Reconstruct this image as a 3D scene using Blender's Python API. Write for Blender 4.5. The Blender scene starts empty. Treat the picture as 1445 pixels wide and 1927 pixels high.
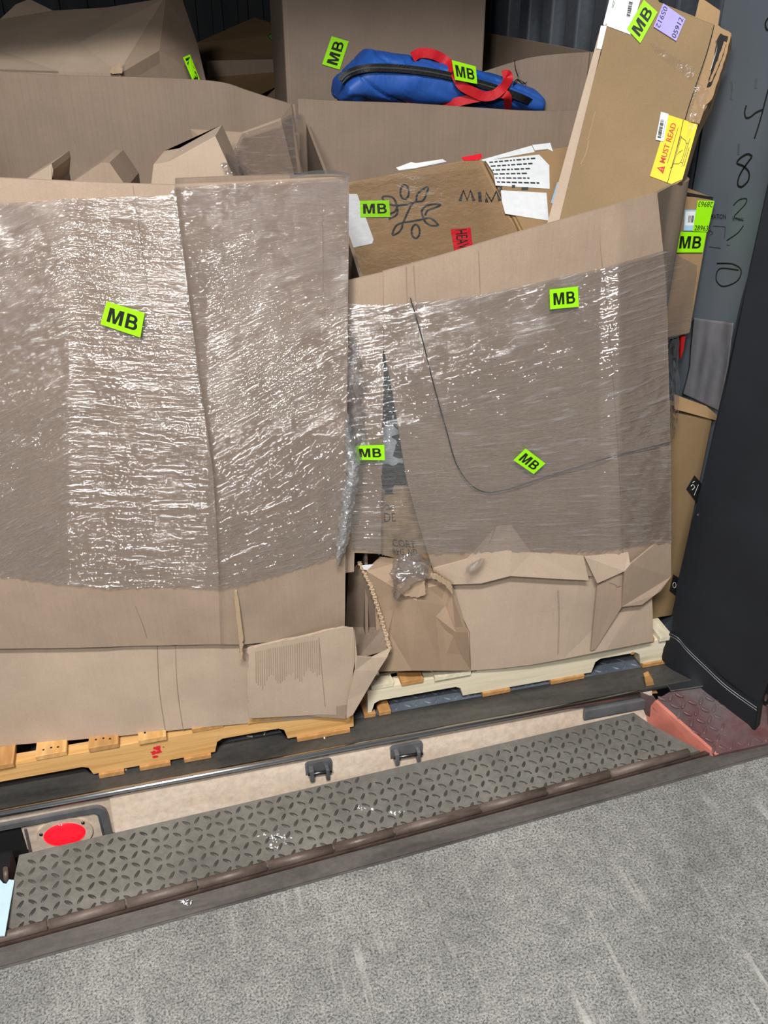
import bpy, bmesh, math, random
from mathutils import Vector, noise, Matrix
random.seed(7)
S = bpy.context.scene; C = S.collection
# ------------------------------------------------------------------ camera
F = 1700.0; PIT = math.radians(31); YAW = math.radians(14.4); CAM = Vector((0, 0, 1.70))
cam = bpy.data.objects.new('camera', bpy.data.cameras.new('camera')); C.objects.link(cam)
cam.location = CAM; cam.rotation_euler = (math.radians(90) - PIT, 0, -YAW)
cam.data.sensor_fit = 'VERTICAL'; cam.data.sensor_height = 36; cam.data.lens = F / 1927 * 36
cam.data.clip_start = 0.02
S.camera = cam
# ------------------------------------------------------------------ world, lamps, exposure
W = bpy.data.worlds.new('world'); S.world = W; W.use_nodes = True
W.node_tree.nodes['Background'].inputs[0].default_value = (0.85, 0.92, 1.0, 1)
W.node_tree.nodes['Background'].inputs[1].default_value = 0.15
def area(name, loc, aim, sx, sy, power, col=(1, 1, 1)):
    l = bpy.data.lights.new(name, 'AREA'); l.shape = 'RECTANGLE'; l.size = sx; l.size_y = sy; l.energy = power; l.color = col
    o = bpy.data.objects.new(name, l); C.objects.link(o); o.location = loc
    o.rotation_euler = (Vector(aim) - Vector(loc)).to_track_quat('-Z', 'Y').to_euler(); return o
area('dock_lamp', (-0.78, -0.6, 2.72), (0.4, 1.7, 0.3), 0.45, 0.25, 52, (1.0, 0.985, 0.96))
area('ceiling_lamp', (-0.45, -1.25, 4.8), (0.0, 1.2, 0), 1.4, 0.3, 255, (1.0, 0.99, 0.97))
S.view_settings.view_transform = 'Standard'; S.view_settings.look = 'None'
S.view_settings.gamma = 1; S.view_settings.use_curve_mapping = False; S.view_settings.exposure = 0.0
S.cycles.use_denoising = True; S.cycles.transparent_max_bounces = 16; S.cycles.max_bounces = 8
# ------------------------------------------------------------------ measuring: a sight line from the photo's standpoint met with a real plane
cf = Vector((math.sin(YAW) * math.cos(PIT), math.cos(YAW) * math.cos(PIT), -math.sin(PIT)))
cr = Vector((math.cos(YAW), -math.sin(YAW), 0)); cu = cr.cross(cf)
def ray(px, py): return cf + cr * ((px - 722.5) / F) - cu * ((py - 963.5) / F)
def PY(px, py, y): r = ray(px, py); return CAM + r * (y / r.y)
def PX(px, py, x): r = ray(px, py); return CAM + r * (x / r.x)
def PZ(px, py, z): r = ray(px, py); return CAM + r * ((z - CAM.z) / r.z)
def PP(px, py, p0, n): r = ray(px, py); return CAM + r * ((p0 - CAM).dot(n) / r.dot(n))
def vis(p):
    d = Vector(p) - CAM; return 722.5 + F * d.dot(cr) / d.dot(cf), 963.5 - F * d.dot(cu) / d.dot(cf)
def lerp(a, b, t): return a + (b - a) * t
def pw(x, pts):
    if x <= pts[0][0]: return pts[0][1]
    for (a, va), (b, vb) in zip(pts, pts[1:]):
        if x <= b: return va + (vb - va) * (x - a) / (b - a)
    return pts[-1][1]
# ------------------------------------------------------------------ materials
def srgb(c):
    return tuple(((v / 255) / 12.92 if v / 255 <= .04045 else ((v / 255 + .055) / 1.055) ** 2.4) for v in c) + (1,)
class NT:
    def __init__(s, name):
        s.m = bpy.data.materials.new(name); s.m.use_nodes = True; s.t = s.m.node_tree
        s.b = s.t.nodes['Principled BSDF']; s.out = s.t.nodes['Material Output']
    def n(s, typ, **k):
        nd = s.t.nodes.new(typ)
        for a, b in k.items():
            if a.startswith('i_'): nd.inputs[a[2:].replace('_', ' ')].default_value = b
            else: setattr(nd, a, b)
        return nd
    def l(s, a, b): s.t.links.new(a, b)
    def coord(s, scale=(1, 1, 1), rot=(0, 0, 0), kind='Object'):
        tc = s.n('ShaderNodeTexCoord'); mp = s.n('ShaderNodeMapping')
        mp.inputs['Scale'].default_value = scale; mp.inputs['Rotation'].default_value = rot
        s.l(tc.outputs[kind], mp.inputs['Vector']); return mp.outputs[0]
    def noise(s, vec, scale, detail=4, rough=.5, dist=0):
        nd = s.n('ShaderNodeTexNoise'); nd.inputs['Scale'].default_value = scale; nd.inputs['Detail'].default_value = detail
        nd.inputs['Roughness'].default_value = rough; nd.inputs['Distortion'].default_value = dist; s.l(vec, nd.inputs['Vector']); return nd.outputs['Fac']
    def ramp(s, fac, stops):
        r = s.n('ShaderNodeValToRGB'); e = r.color_ramp.elements
        while len(e) < len(stops): e.new(.5)
        for k, (p, c) in enumerate(stops):
            e[k].position = p; e[k].color = c if len(c) == 4 else tuple(c) + (1,)
        s.l(fac, r.inputs[0]); return r.outputs[0]
    def mix(s, fac, a, b, mode='MIX'):
        m = s.n('ShaderNodeMix', data_type='RGBA', blend_type=mode)
        for sock, v in ((m.inputs[0], fac), (m.inputs[6], a), (m.inputs[7], b)):
            if hasattr(v, 'links') or hasattr(v, 'is_output'): s.l(v, sock)
            else: sock.default_value = v
        return m.outputs[2]
    def bump(s, h, strength, dist=.002, prev=None):
        b = s.n('ShaderNodeBump'); b.inputs['Strength'].default_value = strength; b.inputs['Distance'].default_value = dist
        s.l(h, b.inputs['Height'])
        if prev is not None: s.l(prev, b.inputs['Normal'])
        return b.outputs[0]
def plain(name, c, rough=.6, metal=0, var=.12, vs=30, bump=.1):
    t = NT(name); v = t.coord(); f = t.noise(v, vs, 5, .6); c = srgb(c)
    d = tuple(x * (1 - var) for x in c[:3]) + (1,); u = tuple(min(1, x * (1 + var)) for x in c[:3]) + (1,)
    t.l(t.ramp(f, [(.3, d), (.7, u)]), t.b.inputs['Base Color']); t.b.inputs['Roughness'].default_value = rough
    t.b.inputs['Metallic'].default_value = metal
    if bump: t.l(t.bump(f, bump, .002), t.b.inputs['Normal'])
    return t.m
def cardboard(name, c, flute=1.0):
    t = NT(name); v = t.coord(); c = srgb(c)
    f = t.noise(v, 6, 5, .6); g = t.noise(t.coord((420, 420, 420)), 1, 2); st = t.noise(t.coord((190, 190, 2.5)), 1, 1, .4)
    base = t.ramp(f, [(.3, tuple(x * .90 for x in c[:3])), (.7, tuple(min(1, x * 1.08) for x in c[:3]))])
    b2 = t.mix(.35, base, t.ramp(g, [(.3, (.75, .75, .75)), (.7, (1.1, 1.1, 1.1))]), 'MULTIPLY')
    b3 = t.mix(.07 * flute, b2, t.ramp(st, [(.35, (.6, .6, .6)), (.6, (1.15, 1.15, 1.15))]), 'MULTIPLY')
    t.l(b3, t.b.inputs['Base Color']); t.b.inputs['Roughness'].default_value = .78
    b = t.bump(st, .12 * flute, .001); b = t.bump(t.noise(v, 14, 4), .25, .004, b)
    t.l(b, t.b.inputs['Normal']); return t.m
def wood(name, c1, c2, rough=.7):
    t = NT(name); v = t.coord((2.2, 40, 40)); f = t.noise(v, 1, 6, .6, 1.2)
    k = t.noise(t.coord((5, 18, 18)), 1, 2)
    col = t.mix(t.ramp(k, [(.62, (0, 0, 0)), (.75, (.6, .6, .6))]), t.ramp(f, [(.3, srgb(c1)), (.65, srgb(c2))]), tuple(x * .55 for x in srgb(c1)[:3]) + (1,))
    t.l(col, t.b.inputs['Base Color']); t.b.inputs['Roughness'].default_value = rough
    t.l(t.bump(f, .3, .002), t.b.inputs['Normal']); return t.m
def film(name, haze=.05, streak=.3, gloss=.16, sx=7, sy=90, bump=.9, rough=.16, tint=(.97, .965, .97), dist=.004):
    """thin clear plastic: see-through, faintly milky where it is gathered, glossy with pulled wrinkles"""
    t = NT(name); t.t.nodes.remove(t.b)
    uv = t.coord((sx, sy, 1), kind='UV'); f = t.noise(uv, 1, 3, .6, .3)
    f2 = t.noise(t.coord((sx * 3, sy * 1.6, 1), kind='UV'), 1, 3, .6)
    big = t.noise(t.coord((3, 9, 1), kind='UV'), 1, 2)
    n1 = t.bump(f, bump, dist); n1 = t.bump(f2, bump * .7, dist * .5, n1); n1 = t.bump(big, .3, .02, n1)
    tr = t.n('ShaderNodeBsdfTransparent'); tr.inputs[0].default_value = tint + (1,)
    df = t.n('ShaderNodeBsdfDiffuse'); df.inputs[0].default_value = (.86, .87, .9, 1); t.l(n1, df.inputs['Normal'])
    gl = t.n('ShaderNodeBsdfGlossy'); gl.inputs['Roughness'].default_value = rough; t.l(n1, gl.inputs['Normal'])
    mm = t.n('ShaderNodeMath', operation='MULTIPLY_ADD'); mm.inputs[1].default_value = streak; mm.inputs[2].default_value = haze
    t.l(t.ramp(f, [(.55, (0, 0, 0)), (.72, (1, 1, 1))]), mm.inputs[0])
    m1 = t.n('ShaderNodeMixShader'); t.l(mm.outputs[0], m1.inputs[0]); t.l(tr.outputs[0], m1.inputs[1]); t.l(df.outputs[0], m1.inputs[2])
    m2 = t.n('ShaderNodeMixShader'); m2.inputs[0].default_value = gloss; t.l(m1.outputs[0], m2.inputs[1]); t.l(gl.outputs[0], m2.inputs[2])
    t.l(m2.outputs[0], t.out.inputs[0]); return t.m
M = {}
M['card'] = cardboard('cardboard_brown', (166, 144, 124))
M['card_shade'] = cardboard('cardboard_shaded', (144, 125, 108), 1.5)  # same card as outside, darkened: interior shade is put into the colour
M['card_light'] = cardboard('cardboard_pale', (190, 168, 147), .6)
M['card_dim'] = cardboard('cardboard_dimmed', (132, 115, 101), .8)  # darker copy for the tall carton; dim light at the back put into colour
M['card_corner'] = cardboard('cardboard_corner', (172, 146, 121), .6)
M['card_tan'] = cardboard('cardboard_tan', (160, 129, 92), .3)
M['card_yel'] = cardboard('cardboard_golden', (142, 117, 83), .2)
M['torn'] = cardboard('cardboard_torn_edge', (182, 157, 128), 2.5)
M['kraft'] = plain('kraft_paper', (176, 148, 112), .8, 0, .15, 40, .5)
M['green'] = plain('sticker_green', (158, 240, 12), .45, 0, .02, 60, 0)
M['ink'] = plain('black_ink', (22, 30, 22), .5, 0, .05, 60, 0)
M['inkgrey'] = plain('faded_black_ink', (52, 58, 58), .6, 0, .25, 90, 0)
M['white'] = plain('white_paper', (232, 234, 236), .6, 0, .06, 50, .2)
M['purple'] = plain('sticker_lilac', (170, 160, 240), .45, 0, .03, 60, 0)
M['yellow'] = plain('sticker_yellow', (232, 204, 5), .35, 0, .03, 60, 0)
M['red'] = plain('sticker_red', (226, 30, 48), .45, 0, .06, 60, 0)
M['redink'] = plain('red_ink', (190, 30, 20), .5, 0, .03, 60, 0)
M['blue_label'] = plain('pale_blue_label', (165, 205, 235), .5, 0, .03, 60, 0)
M['wood_yel'] = wood('pallet_wood_golden', (205, 150, 82), (232, 186, 122))
M['wood_end'] = wood('pallet_wood_end', (180, 128, 72), (205, 155, 98))
M['wood_pale'] = wood('pallet_wood_pale', (222, 208, 176), (240, 230, 204))
M['wood_dark'] = wood('pallet_wood_aged', (150, 118, 84), (180, 148, 110))
M['darkmetal'] = plain('dark_steel', (112, 112, 114), .4, .3, .3, 14, .2)
M['blackrub'] = plain('black_coated_fabric', (25, 28, 34), .55, 0, .3, 5, .25)
M['blackdeep'] = plain('black_rubber', (14, 14, 18), .7, 0, .3, 10, .2)
M['blue'] = plain('blue_nylon', (34, 84, 166), .55, 0, .1, 22, .7)
M['strap'] = plain('red_webbing', (196, 20, 32), .6, 0, .1, 160, .4)
M['zip'] = plain('black_zipper_tape', (12, 13, 16), .5, 0, .1, 160, .6)
M['rust'] = plain('rusty_steel', (96, 78, 70), .55, .5, .4, 18, .4)
M['salmon'] = plain('red_oxide_paint', (212, 128, 110), .5, 0, .18, 16, .3)
M['chrome'] = plain('polished_steel', (205, 205, 205), .22, 1, .06, 20, .05)
M['beige_metal'] = None
M['screw'] = plain('screw_steel', (110, 110, 110), .3, 1, .1, 60, 0)
M['bag_dark'] = plain('black_plastic_bag', (34, 42, 48), .3, 0, .3, 30, .8)
M['bag_white'] = plain('white_plastic', (196, 206, 214), .35, 0, .15, 30, .8)
M['poly'] = plain('cyan_plastic', (200, 228, 240), .6, 0, .05, 30, .1)
M['hole'] = plain('recess_black', (18, 17, 17), .8, 0, .1, 30, 0)
M['film'] = film('stretch_film', .03, .16, .32, 17, 90, 1.0, .055, (.94, .925, .93), .007)
M['film_r'] = film('stretch_film_fine', .03, .20, .36, 8, 105, 1.0, .055, (.95, .94, .945), .006)
M['film_clump'] = film('stretch_film_bunched', .03, .25, .34, 8, 14, 1.0, .06, dist=.006)
M['film_clear'] = film('clear_film', .02, .15, .18, 14, 30, .8, .1)
M['film_rope'] = film('stretch_film_rope', .28, .45, .4, 10, 40, 1.0, .08, dist=.006)
M['wrap'] = film('clear_wrap', .0, .0, .22, 12, 24, 1.0, .05, (.99, .99, .99), .02)
M['tape'] = film('clear_tape', .01, .06, .05, 20, 20, .9, .22)

def concrete():
    t = NT('concrete'); v = t.coord()
    big = t.noise(v, 2.2, 5, .6, .4); fine = t.noise(v, 210, 3, .75); mid = t.noise(v, 28, 5, .65)
    vo = t.n('ShaderNodeTexVoronoi'); vo.inputs['Scale'].default_value = 120; t.l(v, vo.inputs['Vector'])
    base = t.ramp(big, [(.25, srgb((122, 121, 118))), (.75, srgb((160, 159, 154)))])
    base = t.mix(.5, base, t.ramp(mid, [(.3, (.55, .55, .55)), (.7, (1.35, 1.35, 1.33))]), 'MULTIPLY')
    base = t.mix(.95, base, t.ramp(fine, [(.36, (.22, .22, .22)), (.5, (1, 1, 1)), (.64, (1.6, 1.6, 1.57))]), 'MULTIPLY')
    spot = t.ramp(vo.outputs['Distance'], [(.10, (1, 1, 1)), (.2, (0, 0, 0))]); pick = t.ramp(t.noise(v, 60, 1), [(.46, (0, 0, 0)), (.56, (.9, .9, .9))])
    base = t.mix(t.mix(1.0, spot, pick, 'MULTIPLY'), base, srgb((74, 72, 70)))
    sc = t.noise(t.coord((34, 2.2, 1), (0, 0, -.28)), 1, 4, .6); sm = t.noise(v, 5, 3)
    sm2 = t.mix(1.0, t.ramp(sc, [(.56, (0, 0, 0)), (.70, (1, 1, 1))]), t.ramp(sm, [(.46, (0, 0, 0)), (.66, (.85, .85, .85))]), 'MULTIPLY')
    base = t.mix(sm2, base, srgb((205, 202, 194)))
    t.l(base, t.b.inputs['Base Color']); t.b.inputs['Roughness'].default_value = .7
    t.l(t.bump(fine, .35, .002, t.bump(mid, .2, .003)), t.b.inputs['Normal']); return t.m
M['concrete'] = concrete()
def steel(name, c1, c2, rough=.38, metal=.6, stretch=(1.5, 9, 9), sp=.15):
    t = NT(name); f = t.noise(t.coord(stretch), 1, 6, .65, .6); g = t.noise(t.coord(), 60, 3, .7)
    b = t.ramp(f, [(.3, srgb(c1)), (.7, srgb(c2))]); b = t.mix(.4, b, t.ramp(g, [(.3, (.6, .6, .6)), (.7, (1.25, 1.25, 1.25))]), 'MULTIPLY')
    t.l(b, t.b.inputs['Base Color']); t.b.inputs['Metallic'].default_value = metal
    t.l(t.ramp(f, [(.3, (rough,) * 3), (.7, (rough + .25,) * 3)]), t.b.inputs['Roughness'])
    t.l(t.bump(g, sp, .002), t.b.inputs['Normal']); return t.m
M['maroon'] = steel('worn_red_paint', (108, 66, 66), (102, 99, 99), .45, .15, (7, 7, 7))
M['sill'] = steel('worn_dark_sill', (52, 53, 54), (100, 96, 90), .35, .25, (1.5, 7, 7))
M['beige_metal'] = steel('stained_aluminium', (208, 184, 160), (246, 228, 210), .4, .1, (1.2, 3, 7), .1)
M['plate'] = steel('worn_tread_plate', (108, 105, 98), (136, 132, 124), .5, .2, (4, 4, 4))
M['lug'] = steel('worn_tread_lug', (60, 58, 55), (88, 84, 80), .4, .2, (9, 9, 9))
M['plate_blue'] = steel('bluish_tread_plate', (96, 104, 114), (130, 138, 150), .4, .3, (4, 4, 4))
M['curb'] = steel('blackened_angle_steel', (74, 69, 66), (124, 118, 112), .45, .2, (2, 12, 12), .4)
M['hinge'] = steel('brown_hinge_pipe', (84, 70, 63), (132, 116, 106), .4, .2, (4, 20, 20), .3)
M['wall'] = plain('grey_painted_wall', (104, 113, 122), .55, 0, .05, 5, .05)
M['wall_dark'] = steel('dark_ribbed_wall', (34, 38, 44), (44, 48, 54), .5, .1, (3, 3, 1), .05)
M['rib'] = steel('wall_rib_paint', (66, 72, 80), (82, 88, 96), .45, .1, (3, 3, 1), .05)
def lens_mat():
    t = NT('red_lens'); v = t.n('ShaderNodeTexVoronoi'); v.inputs['Scale'].default_value = 220; t.l(t.coord(), v.inputs['Vector'])
    t.b.inputs['Base Color'].default_value = (.9, .01, .02, 1); t.b.inputs['Roughness'].default_value = .12
    t.b.inputs['Emission Color'].default_value = (1, .012, .03, 1); t.b.inputs['Emission Strength'].default_value = .75
    t.l(t.bump(v.outputs['Distance'], .3, .002), t.b.inputs['Normal']); return t.m
M['lens'] = lens_mat()
# ------------------------------------------------------------------ object helpers
def link(name, me, mat, parent=None, smooth=False):
    o = bpy.data.objects.new(name, me); C.objects.link(o)
    for m in (mat if isinstance(mat, (list, tuple)) else [mat]): me.materials.append(m)
    if parent is not None: o.parent = parent; o.matrix_parent_inverse = parent.matrix_world.inverted()
    if smooth:
        for p in me.polygons: p.use_smooth = True
    return o
def frombm(name, bm, mat, parent=None, smooth=False, recalc=True):
    if recalc: bmesh.ops.recalc_face_normals(bm, faces=bm.faces)
    me = bpy.data.meshes.new(name); bm.to_mesh(me); bm.free(); return link(name, me, mat, parent, smooth)
def tag(o, label, cat, group=None):
    o['label'] = label; o['category'] = cat
    if group: o['group'] = group
    return o
def thing(name, label, cat, loc=(0, 0, 0), group=None):
    o = bpy.data.objects.new(name, None); o.empty_display_size = .05; C.objects.link(o); o.location = loc
    bpy.context.view_layer.update(); return tag(o, label, cat, group)
def struct(o): o['kind'] = 'structure'; return o
def box_bm(bm, lo, hi, bevel=0, mi=0):
    r = bmesh.ops.create_cube(bm, size=1)['verts']
    for v in r: v.co = Vector([lo[k] + (v.co[k] + .5) * (hi[k] - lo[k]) for k in range(3)])
    fs = set(f for v in r for f in v.link_faces)
    for f in fs: f.material_index = mi
    if bevel: bmesh.ops.bevel(bm, geom=list(set(e for f in fs for e in f.edges)), offset=bevel, segments=2, affect='EDGES', profile=.6)
def box(name, lo, hi, mat, parent=None, bevel=.002):
    bm = bmesh.new(); box_bm(bm, lo, hi, bevel); return frombm(name, bm, mat, parent)
def extr(name, pts, dvec, mat, parent=None, bevel=0):
    """closed outline of 3-D points pushed along dvec"""
    bm = bmesh.new(); n = len(pts); dvec = Vector(dvec)
    a = [bm.verts.new(p) for p in pts]; b = [bm.verts.new(Vector(p) + dvec) for p in pts]
    f1 = bm.faces.new(a); f2 = bm.faces.new(list(reversed(b)))
    for k in range(n): bm.faces.new((a[k], b[k], b[(k + 1) % n], a[(k + 1) % n]))
    if bevel: bmesh.ops.bevel(bm, geom=list(bm.edges), offset=bevel, segments=2, affect='EDGES')
    bmesh.ops.triangulate(bm, faces=[f for f in bm.faces if len(f.verts) > 4])
    return frombm(name, bm, mat, parent)
def jagged(pts, flags, amp=.006, step=.012, seed=0):
    """outline with ragged stretches where flags are true"""
    rnd = random.Random(seed); out = []; n = len(pts)
    for k in range(n):
        a = Vector(pts[k]); b = Vector(pts[(k + 1) % n]); out.append(a)
        if flags[k % len(flags)]:
            m = max(2, int((b - a).length / step)); perp = (b - a).cross(Vector((0, 1, 0))); perp.normalize()
            for q in range(1, m): out.append(a.lerp(b, q / m) + perp * rnd.uniform(-amp, amp) + Vector((0, rnd.uniform(-amp, amp) * .08, 0)))
    return out
def sheet(name, ctrl, mat, parent=None, yf=None, nu=40, nv=40, thick=.006, off=0, wob=0, wf=5, tvec=(0, 1, 0), smooth=True, uvf=None, ragged=None, seed=0, creases=None, ridge=0):
    """a board or film skin through a control grid of sight-line points (px, py[, y]); linear between controls"""
    R = len(ctrl) - 1; K = len(ctrl[0]) - 1; rnd = random.Random(seed)
    us = sorted(set([i / nu for i in range(nu + 1)] + [k / K for k in range(K + 1)])); vs = sorted(set([j / nv for j in range(nv + 1)] + [k / R for k in range(R + 1)]))
    jag = {}
    for side in (ragged or {}): jag[side] = [rnd.uniform(-1, 1) for _ in range(max(len(us), len(vs)))]
    P = []; PX_ = []
    for jv, v in enumerate(vs):
        row = []; rp = []
        j = min(int(v * R + 1e-9), R - 1); fv = v * R - j
        for iu, u in enumerate(us):
            i = min(int(u * K + 1e-9), K - 1); fu = u * K - i
            c = [[ctrl[j + b][i + a] for a in (0, 1)] for b in (0, 1)]
            q = [lerp(lerp(c[0][0][k], c[0][1][k], fu), lerp(c[1][0][k], c[1][1][k], fu), fv) for k in range(len(c[0][0]))]
            if ragged:
                if 'b' in ragged and v > .999: q[1] += ragged['b'] * jag['b'][iu]
                if 't' in ragged and v < .001: q[1] += ragged['t'] * jag['t'][iu]
                if 'l' in ragged and u < .001: q[0] += ragged['l'] * jag['l'][jv]
                if 'r' in ragged and u > .999: q[0] += ragged['r'] * jag['r'][jv]
            y = (yf(q[0], q[1]) if yf else q[2]) - off
            if ridge:
                uu, ww = uvf(q[0], q[1]); y -= ridge * (max(0, noise.noise(Vector((uu * 5, ww * 30, seed)))) ** 1.5 * 2.2 + .35 * noise.noise(Vector((uu * 6, ww * 60, seed + 4))))
            p = PY(q[0], q[1], y)
            if wob: p = p + Vector((0, 1, 0)) * wob * noise.fractal(p * wf + Vector((seed * 3.1, 0, 0)), 1, 2, 3)
            row.append(p); rp.append((q[0], q[1]))
        P.append(row); PX_.append(rp)
    bm = bmesh.new(); uvl = bm.loops.layers.uv.new('UVMap'); nx = len(us); ny = len(vs)
    f_ = [[bm.verts.new(p) for p in r] for r in P]
    uvd = {}
    for j in range(ny):
        for i in range(nx): uvd[f_[j][i]] = uvf(*PX_[j][i]) if uvf else (PX_[j][i][0] / 500, PX_[j][i][1] / 500)
    for j in range(ny - 1):
        for i in range(nx - 1): bm.faces.new((f_[j][i], f_[j + 1][i], f_[j + 1][i + 1], f_[j][i + 1]))
    if thick:
        tv = Vector(tvec).normalized() * thick
        b_ = [[bm.verts.new(p + tv) for p in r] for r in P]
        for j in range(ny):
            for i in range(nx): uvd[b_[j][i]] = uvd[f_[j][i]]
        for j in range(ny - 1):
            for i in range(nx - 1): bm.faces.new((b_[j][i], b_[j][i + 1], b_[j + 1][i + 1], b_[j + 1][i]))
        for i in range(nx - 1):
            bm.faces.new((f_[0][i], f_[0][i + 1], b_[0][i + 1], b_[0][i])); bm.faces.new((f_[-1][i], b_[-1][i], b_[-1][i + 1], f_[-1][i + 1]))
        for j in range(ny - 1):
            bm.faces.new((f_[j][0], b_[j][0], b_[j + 1][0], f_[j + 1][0])); bm.faces.new((f_[j][-1], f_[j + 1][-1], b_[j + 1][-1], b_[j][-1]))
    for f in bm.faces:
        for lp in f.loops: lp[uvl].uv = uvd[lp.vert]
    if thick:
        for f in bm.faces: f.smooth = False
    o = frombm(name, bm, mat, parent, smooth=False, recalc=False)
    if smooth:
        for p in o.data.polygons: p.use_smooth = True
        o.data.set_sharp_from_angle(angle=math.radians(28)) if hasattr(o.data, 'set_sharp_from_angle') else None
    return o
def facets(name, verts, faces, mat, parent=None, thick=.006, tdir=(0, 1, 0)):
    bm = bmesh.new(); tv = Vector(tdir).normalized() * thick
    a = [bm.verts.new(v) for v in verts]; b = [bm.verts.new(Vector(v) + tv) for v in verts]
    cnt = {}
    for f in faces:
        bm.faces.new([a[i] for i in f]); bm.faces.new([b[i] for i in reversed(f)])
        for k in range(len(f)):
            e = (f[k], f[(k + 1) % len(f)]); cnt[e] = 1
    for (i, j) in list(cnt):
        if (j, i) not in cnt: bm.faces.new((a[j], a[i], b[i], b[j]))
    return frombm(name, bm, mat, parent)
def Y3(l): return [PY(*q) for q in l]
def tube(bm, pts, r, seg=8, closed=False, mi=0):
    pts = [Vector(p) for p in pts]; rings = []
    for k, p in enumerate(pts):
        t = (pts[min(k + 1, len(pts) - 1)] - pts[max(k - 1, 0)]).normalized()
        s = t.cross(Vector((0.03, .1, 1))); s.normalize(); u = s.cross(t)
        rr = r(k / (len(pts) - 1)) if callable(r) else r
        rings.append([bm.verts.new(p + (s * math.cos(a) + u * math.sin(a)) * rr) for a in [2 * math.pi * q / seg for q in range(seg)]])
    for a, b in zip(rings, rings[1:]):
        for q in range(seg): bm.faces.new((a[q], a[(q + 1) % seg], b[(q + 1) % seg], b[q])).material_index = mi
    bm.faces.new(rings[0]).material_index = mi; bm.faces.new(list(reversed(rings[-1]))).material_index = mi
def smoothpath(pts, n=8):
    pts = [Vector(p) for p in pts]; out = []
    for k in range(len(pts) - 1):
        p0 = pts[max(k - 1, 0)]; p1 = pts[k]; p2 = pts[k + 1]; p3 = pts[min(k + 2, len(pts) - 1)]
        for q in range(n):
            t = q / n; out.append(.5 * ((2 * p1) + (p2 - p0) * t + (2 * p0 - 5 * p1 + 4 * p2 - p3) * t * t + (3 * p1 - p0 - 3 * p2 + p3) * t ** 3))
    out.append(pts[-1]); return out
def ribbon(name, paths, width, mat, parent=None, nrm=None, thick=.0006, n=8, bm=None):
    """flat strips (pen strokes, webbing) following 3-D paths"""
    own = bm is None
    if own: bm = bmesh.new()
    for path in paths:
        pp = smoothpath(path, n) if n > 1 else [Vector(p) for p in path]; A = []
        for k, p in enumerate(pp):
            t = pp[min(k + 1, len(pp) - 1)] - pp[max(k - 1, 0)]
            N = (nrm if nrm is not None else (CAM - p)).normalized(); s = t.cross(N)
            if s.length < 1e-9: s = Vector((1, 0, 0))
            s.normalize(); w = (width(k / (len(pp) - 1)) if callable(width) else width) / 2
            A.append([bm.verts.new(p + s * w), bm.verts.new(p - s * w), bm.verts.new(p - s * w - N * thick), bm.verts.new(p + s * w - N * thick)])
        for a, b in zip(A, A[1:]):
            for q in range(4): bm.faces.new((a[q], a[(q + 1) % 4], b[(q + 1) % 4], b[q]))
        bm.faces.new(A[0]); bm.faces.new(list(reversed(A[-1])))
    if own: return frombm(name, bm, mat, parent)
_tx = {}
def _mb():
    vs = []; fs = []
    def poly(pts): n = len(vs); vs.extend(pts); fs.append(tuple(range(n, n + len(pts))))
    m = lambda x, y: (x * .50, y)                       # M in the left half
    poly([m(0, 0), m(.22, 0), m(.22, 1), m(0, 1)]); poly([m(.78, 0), m(1, 0), m(1, 1), m(.78, 1)])
    poly([m(.22, 1), m(.22, .68), m(.40, 0), m(.5, 0), m(.5, .30), m(.32, 1)]); poly([m(.78, 1), m(.68, 1), m(.5, .30), m(.5, 0), m(.60, 0), m(.78, .68)])
    b = lambda x, y: (.60 + x * .40, y)
    poly([b(0, 0), b(.27, 0), b(.27, 1), b(0, 1)])
    def bowl(y0, y1, xr):
        cy = (y0 + y1) / 2; ro = (y1 - y0) / 2; ri = ro - .16; xo = xr - .40
        out = [(.27, y1)]; inn = [(.27, y1 - .16)]
        for k in range(13):
            a = math.pi / 2 - math.pi * k / 12; out.append((xo + .40 * math.cos(a), cy + ro * math.sin(a))); inn.append((xo + .14 * math.cos(a), cy + ri * math.sin(a)))
        out.append((.27, y0)); inn.append((.27, y0 + .16))
        for k in range(len(out) - 1): poly([b(*out[k]), b(*inn[k]), b(*inn[k + 1]), b(*out[k + 1])])
    bowl(.44, 1, .93); bowl(0, .58, 1.0); return vs, fs
def textmesh(s, bold=.02):
    if s == 'MB':
        if s not in _tx: _tx[s] = _mb()
        return _tx[s]
    if (s, bold) not in _tx:
        c = bpy.data.curves.new('lettering', 'FONT'); c.body = s; c.size = 1; c.offset = min(bold, .006); c.resolution_u = 3
        o = bpy.data.objects.new('lettering', c); C.objects.link(o); bpy.context.view_layer.update()
        me = bpy.data.meshes.new_from_object(o.evaluated_get(bpy.context.evaluated_depsgraph_get()))
        bpy.data.objects.remove(o)
        vs = [v.co.copy() for v in me.vertices]; fs = [tuple(p.vertices) for p in me.polygons]
        x0 = min(v.x for v in vs); x1 = max(v.x for v in vs); y0 = min(v.y for v in vs); y1 = max(v.y for v in vs)
        _tx[(s, bold)] = ([((v.x - x0) / (x1 - x0), (v.y - y0) / (y1 - y0)) for v in vs], fs)
    return _tx[(s, bold)]
def bil(q, u, v):  # q = TL,TR,BR,BL ; u right, v up
    return q[3].lerp(q[2], u).lerp(q[0].lerp(q[1], u), v)
def lettering(name, s, quad, parent, mat, bold=.02, lift=.0006):
    vs, fs = textmesh(s, bold); n = (quad[1] - quad[0]).cross(quad[3] - quad[0]).normalized()
    if n.dot(CAM - quad[0]) < 0: n = -n
    me = bpy.data.meshes.new(name); me.from_pydata([tuple(bil(quad, *p) + n * lift) for p in vs], [], fs); return link(name, me, mat, parent)
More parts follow.
